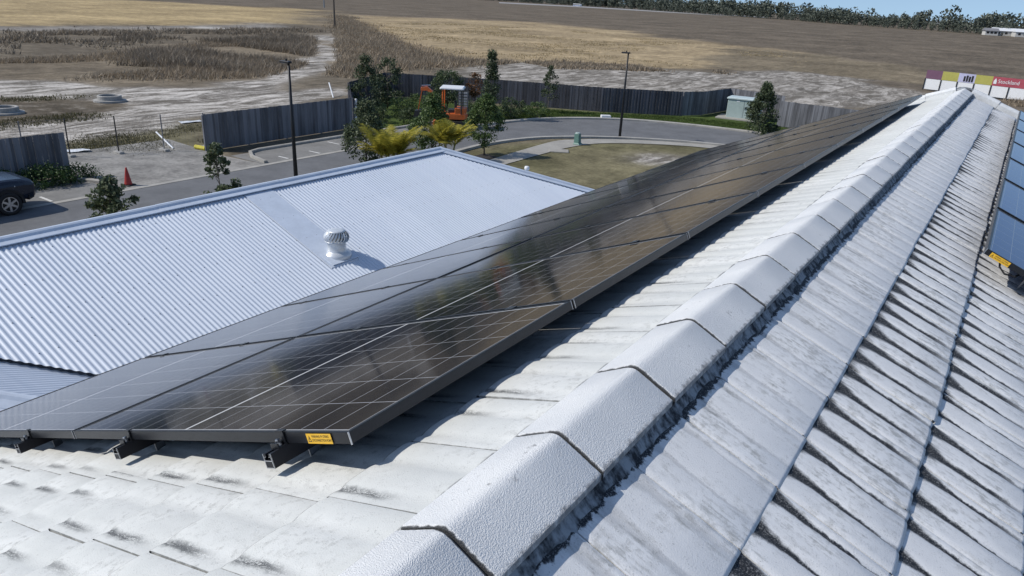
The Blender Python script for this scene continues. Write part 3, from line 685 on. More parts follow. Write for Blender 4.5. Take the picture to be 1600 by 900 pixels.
# turbine vent with its flat over-flashing
VY = 8.36; VX = XN+2.14; VZ = ZN-(VX-XN)*tn
zf = lambda x: ZN-(x-XN)*tn
b = MB(); b.add([(x, y_, zf(x)+.0135) for x, y_ in ((XN+.13, VY-.40), (VX+.30, VY-.40), (VX+.30, VY+.22), (XN+.13, VY+.22))], [(0, 1, 2, 3)])
b.add([(x, y_, zf(x)+.0135-(.02)) for x, y_ in ((VX+.30, VY-.40), (VX+.30, VY+.22))]+[(x, y_, zf(x)+.0135) for x, y_ in ((VX+.30, VY-.40), (VX+.30, VY+.22))], [(0, 1, 3, 2)])
b.build('vent_over_flashing', flashM, nb, ninv)
tv = thing('turbine_vent', 'white spinning turbine vent standing on the corrugated roof', 'roof vent', (VX, VY, VZ)); tv.scale = (1.04, 1.04, .86)
MB().lathe([(.26, -.09), (.235, .025), (.175, .05), (.162, .07), (.16, .26), (.17, .265), (.17, .285)], 32).build('throat', ventM, tv, None, True)
MB().box(-.34, .28, -.33, .26, .004, .02, Matrix.Rotation(PN, 4, 'Y')).build('base_flashing', flashM, tv)
MB().lathe([(.0, .29), (.12, .29), (.12, .46), (.0, .46)], 20).build('core', galvM, tv)
MB().lathe([(.198, .272), (.204, .276), (.204, .290), (.19, .294)], 32).build('lower_ring', ventM, tv, None, True)
MB().lathe([(.150, .478), (.155, .487), (.12, .505), (.06, .515), (.001, .518)], 28).build('top_cap', ventM, tv, None, True)
vb = MB(); NV = 22; K = 9
for k in range(K):
    t = k/(K-1); z = .284+.20*t; rr = .200+.028*math.sin(math.pi*min(1, t*1.05))-.050*t*t; a0 = .42*t
    vb.v += [(rr*math.cos(a0), rr*math.sin(a0), z), ((rr-.012)*math.cos(a0+.17), (rr-.012)*math.sin(a0+.17), z)]
vb.f = [(2*i, 2*i+1, 2*i+3, 2*i+2) for i in range(K-1)]
vm = vb.mesh('vane', True); vm.materials.append(ventM)
for k in range(NV): link('vane', vm, None, tv, Matrix.Rotation(2*math.pi*k/NV, 4, 'Z'))
pv = thing('vent_pipe', 'small white plastic vent pipe beyond the hip of the corrugated roof', 'pipe', (XN+1.35, YE+1.95, zf(XN+1.95)))
MB().lathe([(.045, -.3), (.045, .16)], 14).build('pipe', whiteM, pv, None, True); MB().lathe([(.06, .15), (.068, .17), (.068, .215), (.05, .24), (0, .245)], 14).build('cowl', whiteM, pv, None, True)

# ------------------------------------------------------------------ fences
def fence_run(name, label, pts, h, m, cat='fence', bay=2.4, post=True):
    c = Vector(pts[0]+(0,)); root = thing(name, label, cat, c)
    for (x0, y0), (x1, y1) in zip(pts[:-1], pts[1:]):
        L = math.hypot(x1-x0, y1-y0); k = max(1, int(round(L/bay))); d = Vector((x1-x0, y1-y0, 0)).normalized(); n = Vector((d.y, -d.x, 0))
        if n.dot(Vector((-1, -1, 0))-0*d) and n.dot(-Vector((x0, y0, 0))) < 0: n = -n
        for i in range(k):
            a = Vector((x0, y0, 0))+d*(L*i/k)-c; w = L/k; b = MB(); np_ = max(3, int(w/.115)); pw = w/np_
            for j in range(np_):
                off = .012 if j % 2 else 0.; hh = h+random.uniform(-.012, .012); s = a+d*(j*pw); e = a+d*((j+1)*pw-.004)
                q = [s+n*off, e+n*off, e+n*(off+.016), s+n*(off+.016)]
                b.loft([[(p.x, p.y, .03) for p in q], [(p.x, p.y, hh) for p in q]])
            b.build('fence_panel', m, root)
            if post:
                p = a-n*.05; MB().box(p.x-.05, p.x+.05, p.y-.05, p.y+.05, 0, h-.05).build('post', m, root)
        for z in (.3, h-.3):
            s, e = Vector((x0, y0, 0))-c-n*.04, Vector((x1, y1, 0))-c-n*.04
            MB().tube([(s.x, s.y, z), (e.x, e.y, z)], .035, 4).build('rail', m, root)
    return root
fence_run('paling_fence', 'charcoal paling fence behind the parked dark ute', [(-31.8, -12), (-31.7, 4), (-31.6, 14.0)], 1.8, fenceM)
fence_run('paling_fence', 'charcoal paling fence behind the left street lamp', [(-32.2, 20.7), (-32.4, 30.6)], 1.8, fenceM)
fence_run('paling_fence', 'long dark paling fence curving behind the excavator and garden', [(-32.6, 30.8), (-38.2, 35.9), (-41.3, 42.5), (-37, 45.1), (-32.4, 47.2), (-25.8, 49.9), (-20.8, 53.2)], 1.8, fenceD)
fence_run('paling_fence', 'dark paling fence stepping back around the pale green cabinet', [(-20.75, 53.3), (-19.8, 55.0), (-19.3, 59.5), (-14.6, 58.2)], 1.8, fenceM)
fence_run('paling_fence', 'grey paling fence right of the cabinet behind the tiled roof', [(-13.9, 54.6), (-9.1, 54.4), (-4, 54.2)], 1.8, fenceM)
mb = MB().box(-.05, .05, -.05, .05, 0, 1.7); setp(link('fence_end_post', mb.mesh('fence_end_post'), whiteM, None, Matrix.Translation((-32.5, 30.95, 0)) @ Matrix.Rotation(-.05, 4, 'X')), 'pale end post where the charcoal fence meets the dark fence', 'post')
# low hoarding with coloured banner, far right
bn = [(-10.2, 99.5), (4.5, 95.4), (12, 93.5)]
hb = thing('hoarding', 'long white hoarding with colourful printed banner along its top', 'hoarding', (-9.5, 99.3, 0))
d = Vector((14.7, -4.1, 0)).normalized(); nb_ = Vector((d.y, -d.x, 0)); x = 0
bcol = [('purple_banner', (.15, .07, .12)), ('lime_banner', (.36, .34, .08)), ('lavender_banner', (.42, .42, .58)), ('lime_banner', (.36, .34, .08)), ('red_banner', (.34, .06, .085)), ('red_banner', (.34, .06, .085)), ('orange_banner', (.45, .19, .06)), ('red_banner', (.34, .06, .085))]
bm_ = {k: mat(k+'_print', c, .6, 0, .12, .7) for k, c in bcol}
for i in range(8):
    w = 1.74; a = d*(i*w); e = d*((i+1)*w-.05)
    q = [a, e, e+nb_*-.05, a+nb_*-.05]
    MB().loft([[(p.x, p.y, .12) for p in q], [(p.x, p.y, 1.28) for p in q]]).build('hoarding_board', whiteM, hb)
    q = [a+nb_*.03, d*((i+1)*w)+nb_*.03, d*((i+1)*w)-nb_*.02, a-nb_*.02]
    bo = MB().loft([[(p.x, p.y, 1.30) for p in q], [(p.x, p.y, 2.25) for p in q]]).build('banner', bm_[bcol[i][0]], hb)
    MB().tube([a+nb_*.06+Vector((0, 0, 0)), a+nb_*.06+Vector((0, 0, 1.3))], .06, 5).build('post', darkM, hb)
    if i == 4:
        me = text_mesh('Stockland', .56, .95); link('lettering', me, whiteM, bo, basis(d*(i*w+.55)+nb_*.05+Vector((0, 0, 1.50)), d, (0, 0, 1), nb_))
        MB().add([d*(i*w+.12)+nb_*.05+Vector((0, 0, 1.5)), d*(i*w+.42)+nb_*.05+Vector((0, 0, 1.5)), d*(i*w+.42)+nb_*.05+Vector((0, 0, 1.8)), d*(i*w+.30)+nb_*.05+Vector((0, 0, 2.1)), d*(i*w+.12)+nb_*.05+Vector((0, 0, 1.8))], [(0, 1, 2, 3, 4)]).build('emblem', whiteM, bo)
    if i == 6:
        me = text_mesh('Au', .62, 1.1); link('lettering', me, whiteM, bo, basis(d*(i*w+.1)+nb_*.05+Vector((0, 0, 1.50)), d, (0, 0, 1), nb_))
    if i == 2:
        for k in range(4):
            MB().box(-.10, .10, -.02, .02, 0, .55+.1*(k % 2), Matrix.Translation(d*(i*w+.65+.27*k)+nb_*.04+Vector((0, 0, 1.42)))).build('figure_print', darkM, bo)

# ------------------------------------------------------------------ plants
def rand_dirs(n):
    v = rng.normal(size=(n, 3)); return v/np.linalg.norm(v, axis=1)[:, None]
def leaf_quads(C, size, flat=.0, aspect=.55):
    """one folded leaf (two triangles sharing the midrib) at each point of C"""
    n = len(C); a = rand_dirs(n); a[:, 2] *= (1-flat); a /= np.linalg.norm(a, axis=1)[:, None]
    t = rand_dirs(n); b = np.cross(a, t); b /= np.linalg.norm(b, axis=1)[:, None]+1e-9
    s = (size*(.6+.8*rng.random(n)))[:, None]
    V = np.stack([C-a*s*.5, C+b*s*aspect*.5, C+a*s*.5, C-b*s*aspect*.5], 1).reshape(-1, 3)
    F = np.arange(4*n).reshape(-1, 4); return V, F
def crown_points(n, clumps, shape, r, h, z0, clump_r, seed=0):
    pts = []
    g = np.random.default_rng(seed)
    cen = []
    while len(cen) < clumps:
        u = g.random(); ang = g.random()*6.283
        if shape == 'cone': rad = r*(1-u)**.75*(.35+.65*math.sqrt(g.random()))
        elif shape == 'egg': rad = r*math.sin(math.pi*min(1, (.08+.92*u))**.8)*(.35+.65*math.sqrt(g.random()))
        else: rad = r*math.sqrt(max(0, 1-(2*u-1)**2))*(.35+.65*math.sqrt(g.random()))
        cen.append((rad*math.cos(ang), rad*math.sin(ang), z0+h*u))
    cen = np.array(cen); k = g.integers(0, clumps, n); d = g.normal(size=(n, 3)); d /= np.linalg.norm(d, axis=1)[:, None]
    cr_ = clump_r*(.55+.9*g.random(clumps))
    return cen[k]+d*(cr_[k]*(g.random(n)**.45))[:, None]*np.array([1, 1, .8]), cen
def tree(name, label, loc, h, r, z0, shape='egg', n=1800, clumps=34, leaf=.11, m=None, trunk=.04, group=None, cat='tree', clump_r=.3, flat=.0, seed=1, lean=(0, 0)):
    root = thing(name, label, cat, (loc[0], loc[1], 0.), 0, group)
    P, cen = crown_points(int(n*1.7), int(clumps*1.25), shape, r, h-z0, z0, clump_r, seed)
    P[:, 0] += lean[0]*P[:, 2]; P[:, 1] += lean[1]*P[:, 2]
    V, F = leaf_quads(P, leaf*.74, flat); me = np_mesh('crown', V, F); link('crown', me, m or leafA, root)
    b = MB(); top = h*.86; zz = np.linspace(0, top, 7)
    b.tube([(lean[0]*z+.03*math.sin(z*3+seed), lean[1]*z+.03*math.cos(z*2.3+seed), z) for z in zz], [max(.008, trunk*(1-.85*z/top)) for z in zz], 8)
    for c in cen[:min(18, clumps)]:
        zb = max(z0*.8, c[2]-.5*math.hypot(c[0], c[1])-.1); zb = min(zb, top*.95)
        b.tube([(lean[0]*zb, lean[1]*zb, zb), ((c[0]+lean[0]*c[2])*.6, (c[1]+lean[1]*c[2])*.6, zb+(c[2]-zb)*.5), (c[0]+lean[0]*c[2], c[1]+lean[1]*c[2], c[2])], [trunk*.45, trunk*.3, .006], 5)
    b.build('trunk', barkM, root, None, True); return root
g1 = 'young street trees'
def gp(px, py): return G(px, py)
tree('street_tree', 'leafy green young street tree in a mulch bed beside the footpath', gp(757, 243), 3.05, 1.0, .62, 'egg', 5200, 80, .13, leafA, .045, g1, seed=3, clump_r=.26)
tree('street_tree', 'bushy green street tree standing in front of the excavator', G(674, 200, 1.6), 3.15, 1.05, .4, 'egg', 5200, 80, .14, leafA, .045, g1, seed=5, clump_r=.3)
tree('street_tree', 'broad young tree with paler leaves left of the palm', G(572, 210, 1.6), 3.0, 1.05, .3, 'egg', 4200, 60, .15, leafB, .045, g1, seed=8, clump_r=.3)
tree('street_tree', 'dense dark young tree in front of the pale green cabinet', gp(1186, 207), 3.1, 1.35, .2, 'cone', 4600, 70, .19, leafC, .05, g1, seed=9, clump_r=.36)
tree('street_tree', 'sparse young magnolia right of the traffic cone', G(342, 272, 1.5), 2.6, .75, .5, 'cone', 1150, 26, .17, leafB, .035, g1, seed=12, clump_r=.2)
tree('street_tree', 'sparse young magnolia between the ute and the traffic cone', G(173, 314, 1.5), 2.15, .85, .5, 'egg', 1300, 26, .17, leafB, .035, g1, seed=13, clump_r=.2)
g2 = 'garden trees along the dark fence'
tree('garden_tree', 'slim dark conifer rising above the dark fence', (-29.2, 40.2), 4.3, .65, .5, 'cone', 2600, 46, .17, leafC, .05, g2, seed=21, clump_r=.3)
tree('garden_tree', 'thin wispy sapling against the dark fence near the lawn', (-28.3, 46.2), 3.2, .62, .7, 'egg', 900, 34, .16, leafC, .03, g2, seed=22, clump_r=.25)
tree('garden_tree', 'tall feathery tree in the corner of the dark fence', (-35.2, 34.6), 3.7, .95, .3, 'egg', 2600, 46, .17, leafC, .05, g2, seed=23, clump_r=.35)
tree('garden_tree', 'feathery tree leaning over the fence corner behind the feathery one', (-36.6, 38.0), 3.3, 1.1, .4, 'round', 2200, 44, .18, leafC, .05, g2, seed=29, clump_r=.35)
tree('garden_tree', 'round dark bushy tree behind the excavator boom', (-33.8, 41.2), 2.7, 1.15, .5, 'round', 2400, 46, .17, leafD, .05, g2, seed=24, clump_r=.35)
tree('garden_tree', 'small rust-leaved tree above the excavator', (-32.5, 42.8), 2.5, .6, .9, 'round', 800, 24, .15, redleaf, .03, g2, seed=25, clump_r=.22)
def shrub(label, loc, h, r, m, n=900, seed=0, leaf=.13, group='shrubs in the garden bed', name='garden_shrub'):
    return tree(name, label, loc, h, r, .03, 'round', n, 26, leaf, m, .02, group, 'shrub', clump_r=.28*max(r, .6), seed=seed)
sh = [(-33.0, 33.2, 1.0, .95, 'low shrub at the left end of the garden bed'), (-31.4, 34.6, .9, .85, 'low shrub in front of the feathery tree'), (-33.6, 36.2, 1.25, 1.0, 'wide shrub below the fence corner tree'),
      (-31.8, 37.2, 1.15, .95, 'grey-green shrub in the middle of the garden bed'), (-30.2, 36.6, .85, .75, 'small shrub left of the excavator'), (-33.9, 38.8, 1.3, 1.0, 'tall shrub before the round dark tree'),
      (-30.5, 39.0, 1.2, .9, 'shrub directly behind the excavator'), (-28.6, 41.8, 1.15, .85, 'bright shrub right of the slim conifer'), (-27.4, 43.4, .95, .95, 'bright low shrub nearest the lawn'), (-29.6, 43.6, 1.1, .9, 'shrub between conifer and wispy sapling')]
for i, (x, y, h_, r_, lab) in enumerate(sh): shrub(lab, (x, y), h_, r_, (leafD, leafD, leafA)[i % 3], 1000, 40+i)
# low hedge beside the ute: countable as three mounds
for i, (x, y, h_, r_, lab) in enumerate([(-30.9, 11.3, .62, .85, 'dark low hedge mound right behind the ute bonnet'), (-30.7, 12.6, .66, .9, 'dark low hedge mound in the middle before the charcoal fence'), (-30.5, 13.7, .5, .75, 'dark low hedge mound at the end of the charcoal fence')]):
    tree('hedge_mound', lab, (x, y), h_, r_, .02, 'round', 1500, 34, .11, hedgeM, .02, 'low hedge mounds', 'hedge', clump_r=.3, seed=60+i)
# golden palm between road and corrugated roof
palm_root = None
def palm(label, p, nf, seed, Ls):
    random.seed(seed)
    pm = thing('golden_palm', label, 'palm', (p.x, p.y, 0), 0, 'golden palms behind the corrugated roof')
    palm_parts(pm, nf, Ls)
def palm_parts(pm, nf, Ls):
  if True:
    for k in range(5):
        a = k*1.26; MB().tube([(.15*math.cos(a), .15*math.sin(a), 0), (.3*math.cos(a), .3*math.sin(a), .9), (.42*math.cos(a), .42*math.sin(a), 1.5)], [.05, .04, .03], 7).build('cane', mat('palm_cane', (.22, .2, .06), .6, 0, .2, 6) if 'palm_cane' not in bpy.data.materials else bpy.data.materials['palm_cane'], pm, None, True)
    for k in range(nf):
        a = k*2.399; el = .75+.7*random.random(); L = Ls*(1.25+.5*random.random()); c0 = Vector((.42*math.cos(a*1.7), .42*math.sin(a*1.7), 1.3+.2*random.random())); dh = Vector((math.cos(a), math.sin(a), 0))
        b = MB(); mid = []
        for i in range(15):
            t = i/14; mid.append(c0+dh*(L*t*math.cos(el*(1-.35*t)))+Vector((0, 0, L*(math.sin(el)*t-.55*t*t*math.cos(el)))))
        b.tube(mid, [.014*(1-.8*i/14) for i in range(15)], 4)
        for i in range(2, 15):
            tg = (mid[min(i+1, 14)]-mid[i-1]).normalized(); sd = tg.cross(Vector((0, 0, 1))).normalized(); ll = .50*math.sin(math.pi*(.12+.80*i/15))
            for s in (-1, 1):
                for off in (0, .25, .5, .75):
                    p = mid[i]-tg*(L/14*off); e = p+sd*(s*ll*.75)+tg*ll*.5+Vector((0, 0, -.10*ll+.12*ll*random.uniform(-1, 1)))
                    b.add([p, p+tg*.034, e], [(0, 1, 2)])
        b.build('frond', palmM, pm)
palm('bright yellow-green cane palm behind the corrugated roof ridge', G(610, 224, 1.9), 44, 4, .85)
palm('paler cane palm beside the bright one near the roof corner', G(700, 220, 1.5), 26, 9, .75)
# dry grasses
def scatter(poly, n, seed):
    g = np.random.default_rng(seed); P = np.array(poly); lo, hi = P.min(0), P.max(0); out = np.zeros((0, 2))
    while len(out) < n:
        q = lo+(hi-lo)*g.random((n*2, 2)); q = q[pip(q[:, 0], q[:, 1], poly)]; out = np.vstack([out, q])
    return out[:n]
TRACK = PX((492, 50), (522, 50), (527, 100), (508, 114), (430, 142), (330, 154), (290, 145), (430, 116), (486, 98))
def tufts(name, label, poly, n, hmin, hmax, width, blades, m, seed, spread=.35, patch=None, soft=0.):
    g = np.random.default_rng(seed); Q = scatter(poly, n, seed); Q = Q+g.normal(size=Q.shape)*soft*vnoise(Q[:, 0], Q[:, 1], 5, 3)[:, None]
    if patch: Q = Q[vnoise(Q[:, 0], Q[:, 1], patch, seed) > .42]
    Q = Q[~pip(Q[:, 0], Q[:, 1], TRACK)]
    n = len(Q); hh = (hmin+(hmax-hmin)*g.random(n))*(.45+.9*vnoise(Q[:, 0], Q[:, 1], 6, seed+1))
    B = np.repeat(Q, blades, 0); hb_ = np.repeat(hh, blades)*(.6+.5*g.random(n*blades)); k = len(B)
    ang = g.random(k)*6.283; off = g.normal(size=(k, 2))*spread*.5; base = np.column_stack([B+off, np.full(k, -.05)])
    wd = np.column_stack([np.cos(ang), np.sin(ang), np.zeros(k)])*width*(.6+.8*g.random(k))[:, None]
    tip = base+np.column_stack([g.normal(size=(k, 2))*spread*hb_[:, None]*.8+np.array([.12, .08])*hb_[:, None], hb_+.05])
    V = np.stack([base-wd, base+wd, tip], 1).reshape(-1, 3); me = np_mesh(name, V, np.arange(3*k).reshape(-1, 3))
    return setp(link(name, me, m), label, 'grass', kind='stuff')
tufts('tall_dry_grass', 'brown tall dry grass on the bank beyond the sandy site', PX((-160, 118), (0, 114), (150, 118), (300, 124), (400, 120), (480, 100), (490, 76), (480, 62), (300, 70), (150, 88), (0, 94), (-160, 102)), 15000, .15, .6, .045, 5, dryM, 1, .7, 11, 2.5)
tufts('scrub', 'dark grey-brown scrub along the crest of the bank', PX((215, 112), (300, 118), (400, 112), (474, 96), (488, 74), (476, 60), (440, 57), (330, 66), (245, 80), (210, 96)), 6500, .3, 1.15, .045, 8, scrubM, 2, .8, 10, 2.5)
tufts('tall_dry_grass', 'tawny tall dry grass right of the sandy track', PX((508, 114), (545, 122), (600, 108), (690, 104), (745, 100), (660, 82), (590, 52), (548, 30), (529, 24), (527, 60), (530, 96)), 9500, .25, .8, .05, 5, dryM, 3, .65, None, 2.5)
tufts('dry_grass_fringe', 'pale dry grass fringe between the sand and the yellow field', PX((700, 96), (900, 99), (1100, 108), (1140, 116), (1000, 110), (880, 106), (740, 104)), 3400, .15, .5, .07, 5, dryM, 4, .5, 5, 2.)
tufts('scrub', 'thin dark weeds beside the far gravel road', PX((0, 52), (250, 49), (440, 44), (480, 48), (300, 58), (0, 84)), 2200, .2, .6, .08, 5, scrubM, 5, .6, 9, 5.)
tufts('dry_stubble', 'short dry stubble over the yellow field', PX((540, 36), (700, 36), (900, 48), (1100, 70), (1230, 84), (1200, 100), (1000, 102), (860, 96), (740, 92), (640, 74)), 9000, .06, .2, .07, 4, yelgM, 6, .6, 14, 4.)
tufts('low_weeds', 'low brown weeds on the sandy site', PX((-100, 152), (200, 154), (230, 160), (110, 190), (-100, 208)), 2200, .04, .2, .04, 5, oliveM, 7, .5, 3, 1.5)
tufts('low_weeds', 'olive weeds beside the gravel driveway entrance', PX((114, 218), (200, 208), (330, 182), (345, 230), (230, 238), (112, 241)), 2400, .03, .13, .03, 5, oliveM, 8, .5, 2.5, .7)
tufts('verge_grass', 'green mown grass strip along the dark fence', [(-31, 30.8), (-31.2, 36), (-28.3, 41), (-26.6, 44.2), (-24.6, 46.9), (-21.8, 48.6), (-16, 50.2), (-8, 50.8), (-8, 54), (-14, 54), (-20.5, 52.8), (-25.6, 49.4), (-30, 46.6)], 9000, .04, .11, .035, 4, greenM, 9, .35)
tufts('tall_dry_grass', 'dry grass growing before the coloured hoarding', [(-1, 95.5), (12, 92), (12, 88), (0, 91)], 900, .2, .7, .05, 6, dryM, 10, .4, None, .8)
# wood on the horizon: a mass of crowns at irregular depth
def wood():
    g = np.random.default_rng(11); VV = []; FF = []; k = 0
    line = [(-1150, 1150), (-760, 1000), (-437, 900), (-300, 800), (-180, 700), (-95, 600), (-40, 560), (8, 540), (60, 520), (200, 500), (500, 500)]
    for (x0, y0), (x1, y1) in zip(line[:-1], line[1:]):
        L = math.hypot(x1-x0, y1-y0); cnt = int(L/1.0)
        for i in range(cnt):
            t = g.random(); dep = 90*g.random()**1.3; f = np.array([x0+(x1-x0)*t, y0+(y1-y0)*t]); u = f/np.linalg.norm(f); f = f+u*dep
            sc_ = np.linalg.norm(f)/700; h = (6.5+3.5*g.random()+(dep/90)*4.0)*min(1.25, max(.62, sc_)); 
            h *= .62+.75*float(vnoise(np.array([f[0]]), np.array([f[1]]), 38, 2)[0]); h *= (1.35 if g.random() < .03 else 1.)
            if dep < 9: h *= .45
            n = 105; r = h*(.26+.12*g.random())
            dd = g.normal(size=(n, 3)); dd /= np.linalg.norm(dd, axis=1)[:, None]
            P = np.array([f[0], f[1], h*.53])+dd*np.array([r, r, h*.47])*(g.random(n)**.4)[:, None]
            s = h*.062; a = rand_dirs(n); b = np.cross(a, rand_dirs(n)); b /= np.linalg.norm(b, axis=1)[:, None]+1e-9; ss = (s*(.6+.8*g.random(n)))[:, None]
            VV.append(np.stack([P-a*ss, P+b*ss*.8, P+a*ss, P-b*ss*.8], 1).reshape(-1, 3)); FF.append(np.arange(4*n).reshape(-1, 4)+k); k += 4*n
            tr = np.array([[f[0]-.16, f[1], 0], [f[0]+.16, f[1], 0], [f[0]+.08, f[1], h*.7], [f[0]-.08, f[1], h*.7]]); VV.append(tr); FF.append(np.arange(4)[None]+k); k += 4
    me = np_mesh('far_wood', np.vstack(VV), np.vstack(FF)); setp(link('far_wood', me, woodM), 'dark gum forest along the horizon beyond the fields', 'forest', kind='stuff')
wood()

# ------------------------------------------------------------------ street furniture and site things
def lamp(label, p, h):
    r = thing('street_lamp', label, 'street lamp', (p[0], p[1], 0), 0, 'black street lamps')
    MB().tube([(0, 0, 0), (0, 0, .9), (0, 0, h*.5), (0, 0, h-.05)], [.085, .082, .065, .045], 12).build('pole', postM, r, None, True)
    MB().lathe([(.15, 0), (.15, .03), (.09, .04)], 12).build('base_plate', galvM, r)
    MB().bbox(-.42, .10, -.09, .09, h-.05, h+.03, .02).build('lamp_head', postM, r)
    MB().box(-.38, -.12, -.07, .07, h-.06, h-.052).build('lens', lampM, r)
    MB().lathe([(.035, h+.03), (.035, h+.10), (.02, h+.11)], 10, (-.12, 0, 0)).build('light_sensor', postM, r)
lamp('black street lamp on the left in front of the charcoal fence', G(464.5, 308), 5.15)
lamp('black street lamp beside the curving footpath', G(968, 216), 5.05)
pp_ = G(523, 43); up = thing('utility_pole', 'thin dark timber power pole standing at the end of the sandy track', 'power pole', pp_)
MB().tube([(0, 0, 0), (0, 0, 10.5)], [.22, .14], 10).build('pole', barkM, up); MB().box(-1.1, 1.1, -.08, .08, 9.6, 9.75).build('crossarm', barkM, up)
up2 = thing('utility_pole', 'pale power pole far behind the sandy track', 'power pole', G(506.5, 12)); MB().tube([(0, 0, 0), (0, 0, 11)], [.26, .18], 8).build('pole', galvM, up2); MB().box(-1.1, 1.1, -.08, .08, 10, 10.15).build('crossarm', galvM, up2)
c = thing('traffic_cone', 'red-orange traffic cone at the gravel driveway entrance', 'traffic cone', G(201, 290), .3)
MB().bbox(-.21, .21, -.21, .21, .02, .06, .02).build('base', rubberM, c); MB().lathe([(.15, .06), (.145, .09), (.035, .72), (.03, .74), (0, .74)], 20).build('cone', coneM, c, None, True)
cb = thing('service_cabinet', 'pale green electrical cabinet on a concrete slab beside the fence', 'cabinet', (G(1158, 187).x, G(1158, 187).y+.6, 0), .12)
MB().bbox(-1.25, 1.15, -.65, .65, .1, 1.45, .03).build('body', cabM, cb); MB().bbox(-1.33, 1.23, -.73, .73, 1.45, 1.58, .05).build('lid', mat('pale_cabinet_lid', (.48, .56, .56), .5, 0, .06, 3), cb)
for x in (-.02,): MB().box(x-.008, x+.008, -.658, -.652, .16, 1.40).build('door_seam', darkM, cb)
MB().box(.06, .12, -.68, -.652, .75, .95).build('handle', darkM, cb); MB().box(-.6, -.35, -.662, -.651, 1.28, 1.36).build('notice', whiteM, cb); MB().box(.55, .75, -.662, -.651, .85, 1.1).build('notice', whiteM, cb)
MB().bbox(-1.9, 1.7, -1.25, .9, -.02, .10, .02).build('slab', concM, cb)
pb = thing('service_pillar', 'small green service pillar standing beside the footpath', 'pillar', G(901.5, 226))
MB().loft([[(x*s+ox, y*s, z) for x, y in ((-.14, -.14), (.14, -.14), (.14, .14), (-.14, .14))] for z, s, ox in ((0, 1.5, .05), (.06, 1.45, .05), (.12, 1.1, .02), (.55, 1.0, 0), (.62, 1.0, 0), (.64, .85, 0))]).build('body', pillarM, pb); MB().lathe([(.15, .62), (.155, .66), (.12, .70), (0, .71)], 12).build('cap', mat('pale_pillar_cap', (.35, .43, .40), .5, 0, .1, 5), pb)
p = G(873, 236.5); pl_ = MB().bbox(-.55, .55, -.38, .38, 0, .06, .02); setp(link('pit_lid', pl_.mesh('pit_lid'), concM, None, Matrix.Translation((p.x, p.y, .0)) @ Matrix.Rotation(.55, 4, 'Z')), 'pale concrete pit lid set in the lawn beside the footpath', 'pit lid')
p = G(946, 186); setp(link('kerb_block', MB().bbox(-.35, .35, -.2, .2, 0, .28, .03).mesh('kerb_block'), whiteM, None, Matrix.Translation(p) @ Matrix.Rotation(.7, 4, 'Z')), 'white block on the far kerb opposite the lamp', 'block')
ringM = mat('precast_concrete', (.34, .33, .31), .85, 0, .18, 3, .3, 40)
for (px, py), lab in (((172, 158), 'precast concrete manhole ring with slab on the sandy site'), ((8, 177), 'precast concrete manhole ring at the left edge of the site')):
    r = thing('manhole_ring', lab, 'manhole ring', G(px, py), 0, 'manhole rings'); MB().lathe([(1.0, -.05), (1.0, .10), (.8, .11), (.8, .14)], 28).build('base_slab', ringM, r)
    MB().lathe([(.74, .10), (.74, .36), (.70, .39), (.60, .39), (.58, .36), (.58, .1)], 28).build('ring', ringM, r); MB().lathe([(.58, .24), (.3, .25), (0, .25)], 20).build('cover', mat('dark_manhole_cover', (.1, .1, .1), .8, 0, .2, 5) if px > 100 else bpy.data.materials['dark_manhole_cover'], r)
# temporary mesh fence across the driveway
tf = thing('mesh_fence', 'thin wire mesh fence on slim posts along the weedy patch', 'fence', G(183, 240)); o_ = tf.location.copy(); wireM = mat('galvanised_wire', (.22, .22, .23), .5, .5, .2, 20)
pts = [G(-40, 260), G(40, 252), G(110, 245), G(186, 240), G(257, 236), G(322, 232)]
for i, q in enumerate(pts):
    MB().tube([q-o_, q-o_+Vector((-.02, .03, 1.75))], .028, 6).build('post', darkM if i in (2, 3) else wireM, tf)
    MB().bbox(q.x-o_.x-.3, q.x-o_.x+.3, q.y-o_.y-.12, q.y-o_.y+.12, 0, .12, .02).build('foot', ringM, tf)
b = MB()
for q, w in zip(pts[:-1], pts[1:]):
    for z in (.15, .5, .85, 1.2, 1.7): b.tube([q-o_+Vector((0, 0, z)), w-o_+Vector((0, 0, z))], .004 if z < 1.7 else .007, 3)
    for t in np.linspace(0, 1, 14): b.tube([q.lerp(w, t)-o_+Vector((0, 0, .15)), q.lerp(w, t)-o_+Vector((0, 0, 1.7))], .003, 3)
setp(b.build('wire_mesh', wireM, tf), kind='stuff')
def rod(name, label, cat, a, b_, r, m): 
    return setp(MB().tube([a, b_], r, 8).build(name, m), label, cat)
rod('timber_stake', 'pale stake leaning on the weedy patch behind the driveway', 'stake', G(246, 220)+Vector((0, 0, .45)), G(271, 233)+Vector((0, 0, .03)), .04, whiteM)
rod('timber_stake', 'short white stake behind the charcoal fence near its end', 'stake', G(515, 148)+Vector((0, 0, .9)), G(521, 153)+Vector((0, 0, 0)), .05, whiteM)
rod('plastic_pipe', 'short yellow pipe lying at the foot of the charcoal fence', 'pipe', G(306, 233)+Vector((0, 0, .12)), G(322, 236)+Vector((0, 0, .12)), .11, mat('yellow_plastic', (.55, .47, .04), .5, 0, .1, 5))
for (px, py, a, lab) in ((298, 192, .3, 'white plastic sheet lying among the weeds'), (116, 238, .1, 'white rag on the ground at the end of the left fence')):
    b = MB(); n = 6; Vv = []
    for i in range(n):
        for j in range(4): Vv.append(((i-2.5)*.26, (j-1.5)*.16, .05+.07*random.random()))
    b.add(Vv, [(i*4+j, i*4+j+1, i*4+j+5, i*4+j+4) for i in range(n-1) for j in range(3)]); q = G(px, py); setp(link('plastic_sheet', b.mesh('plastic_sheet'), whiteM, None, Matrix.Translation(q) @ Matrix.Rotation(1.1+a, 4, 'Z')), lab, 'plastic sheet')

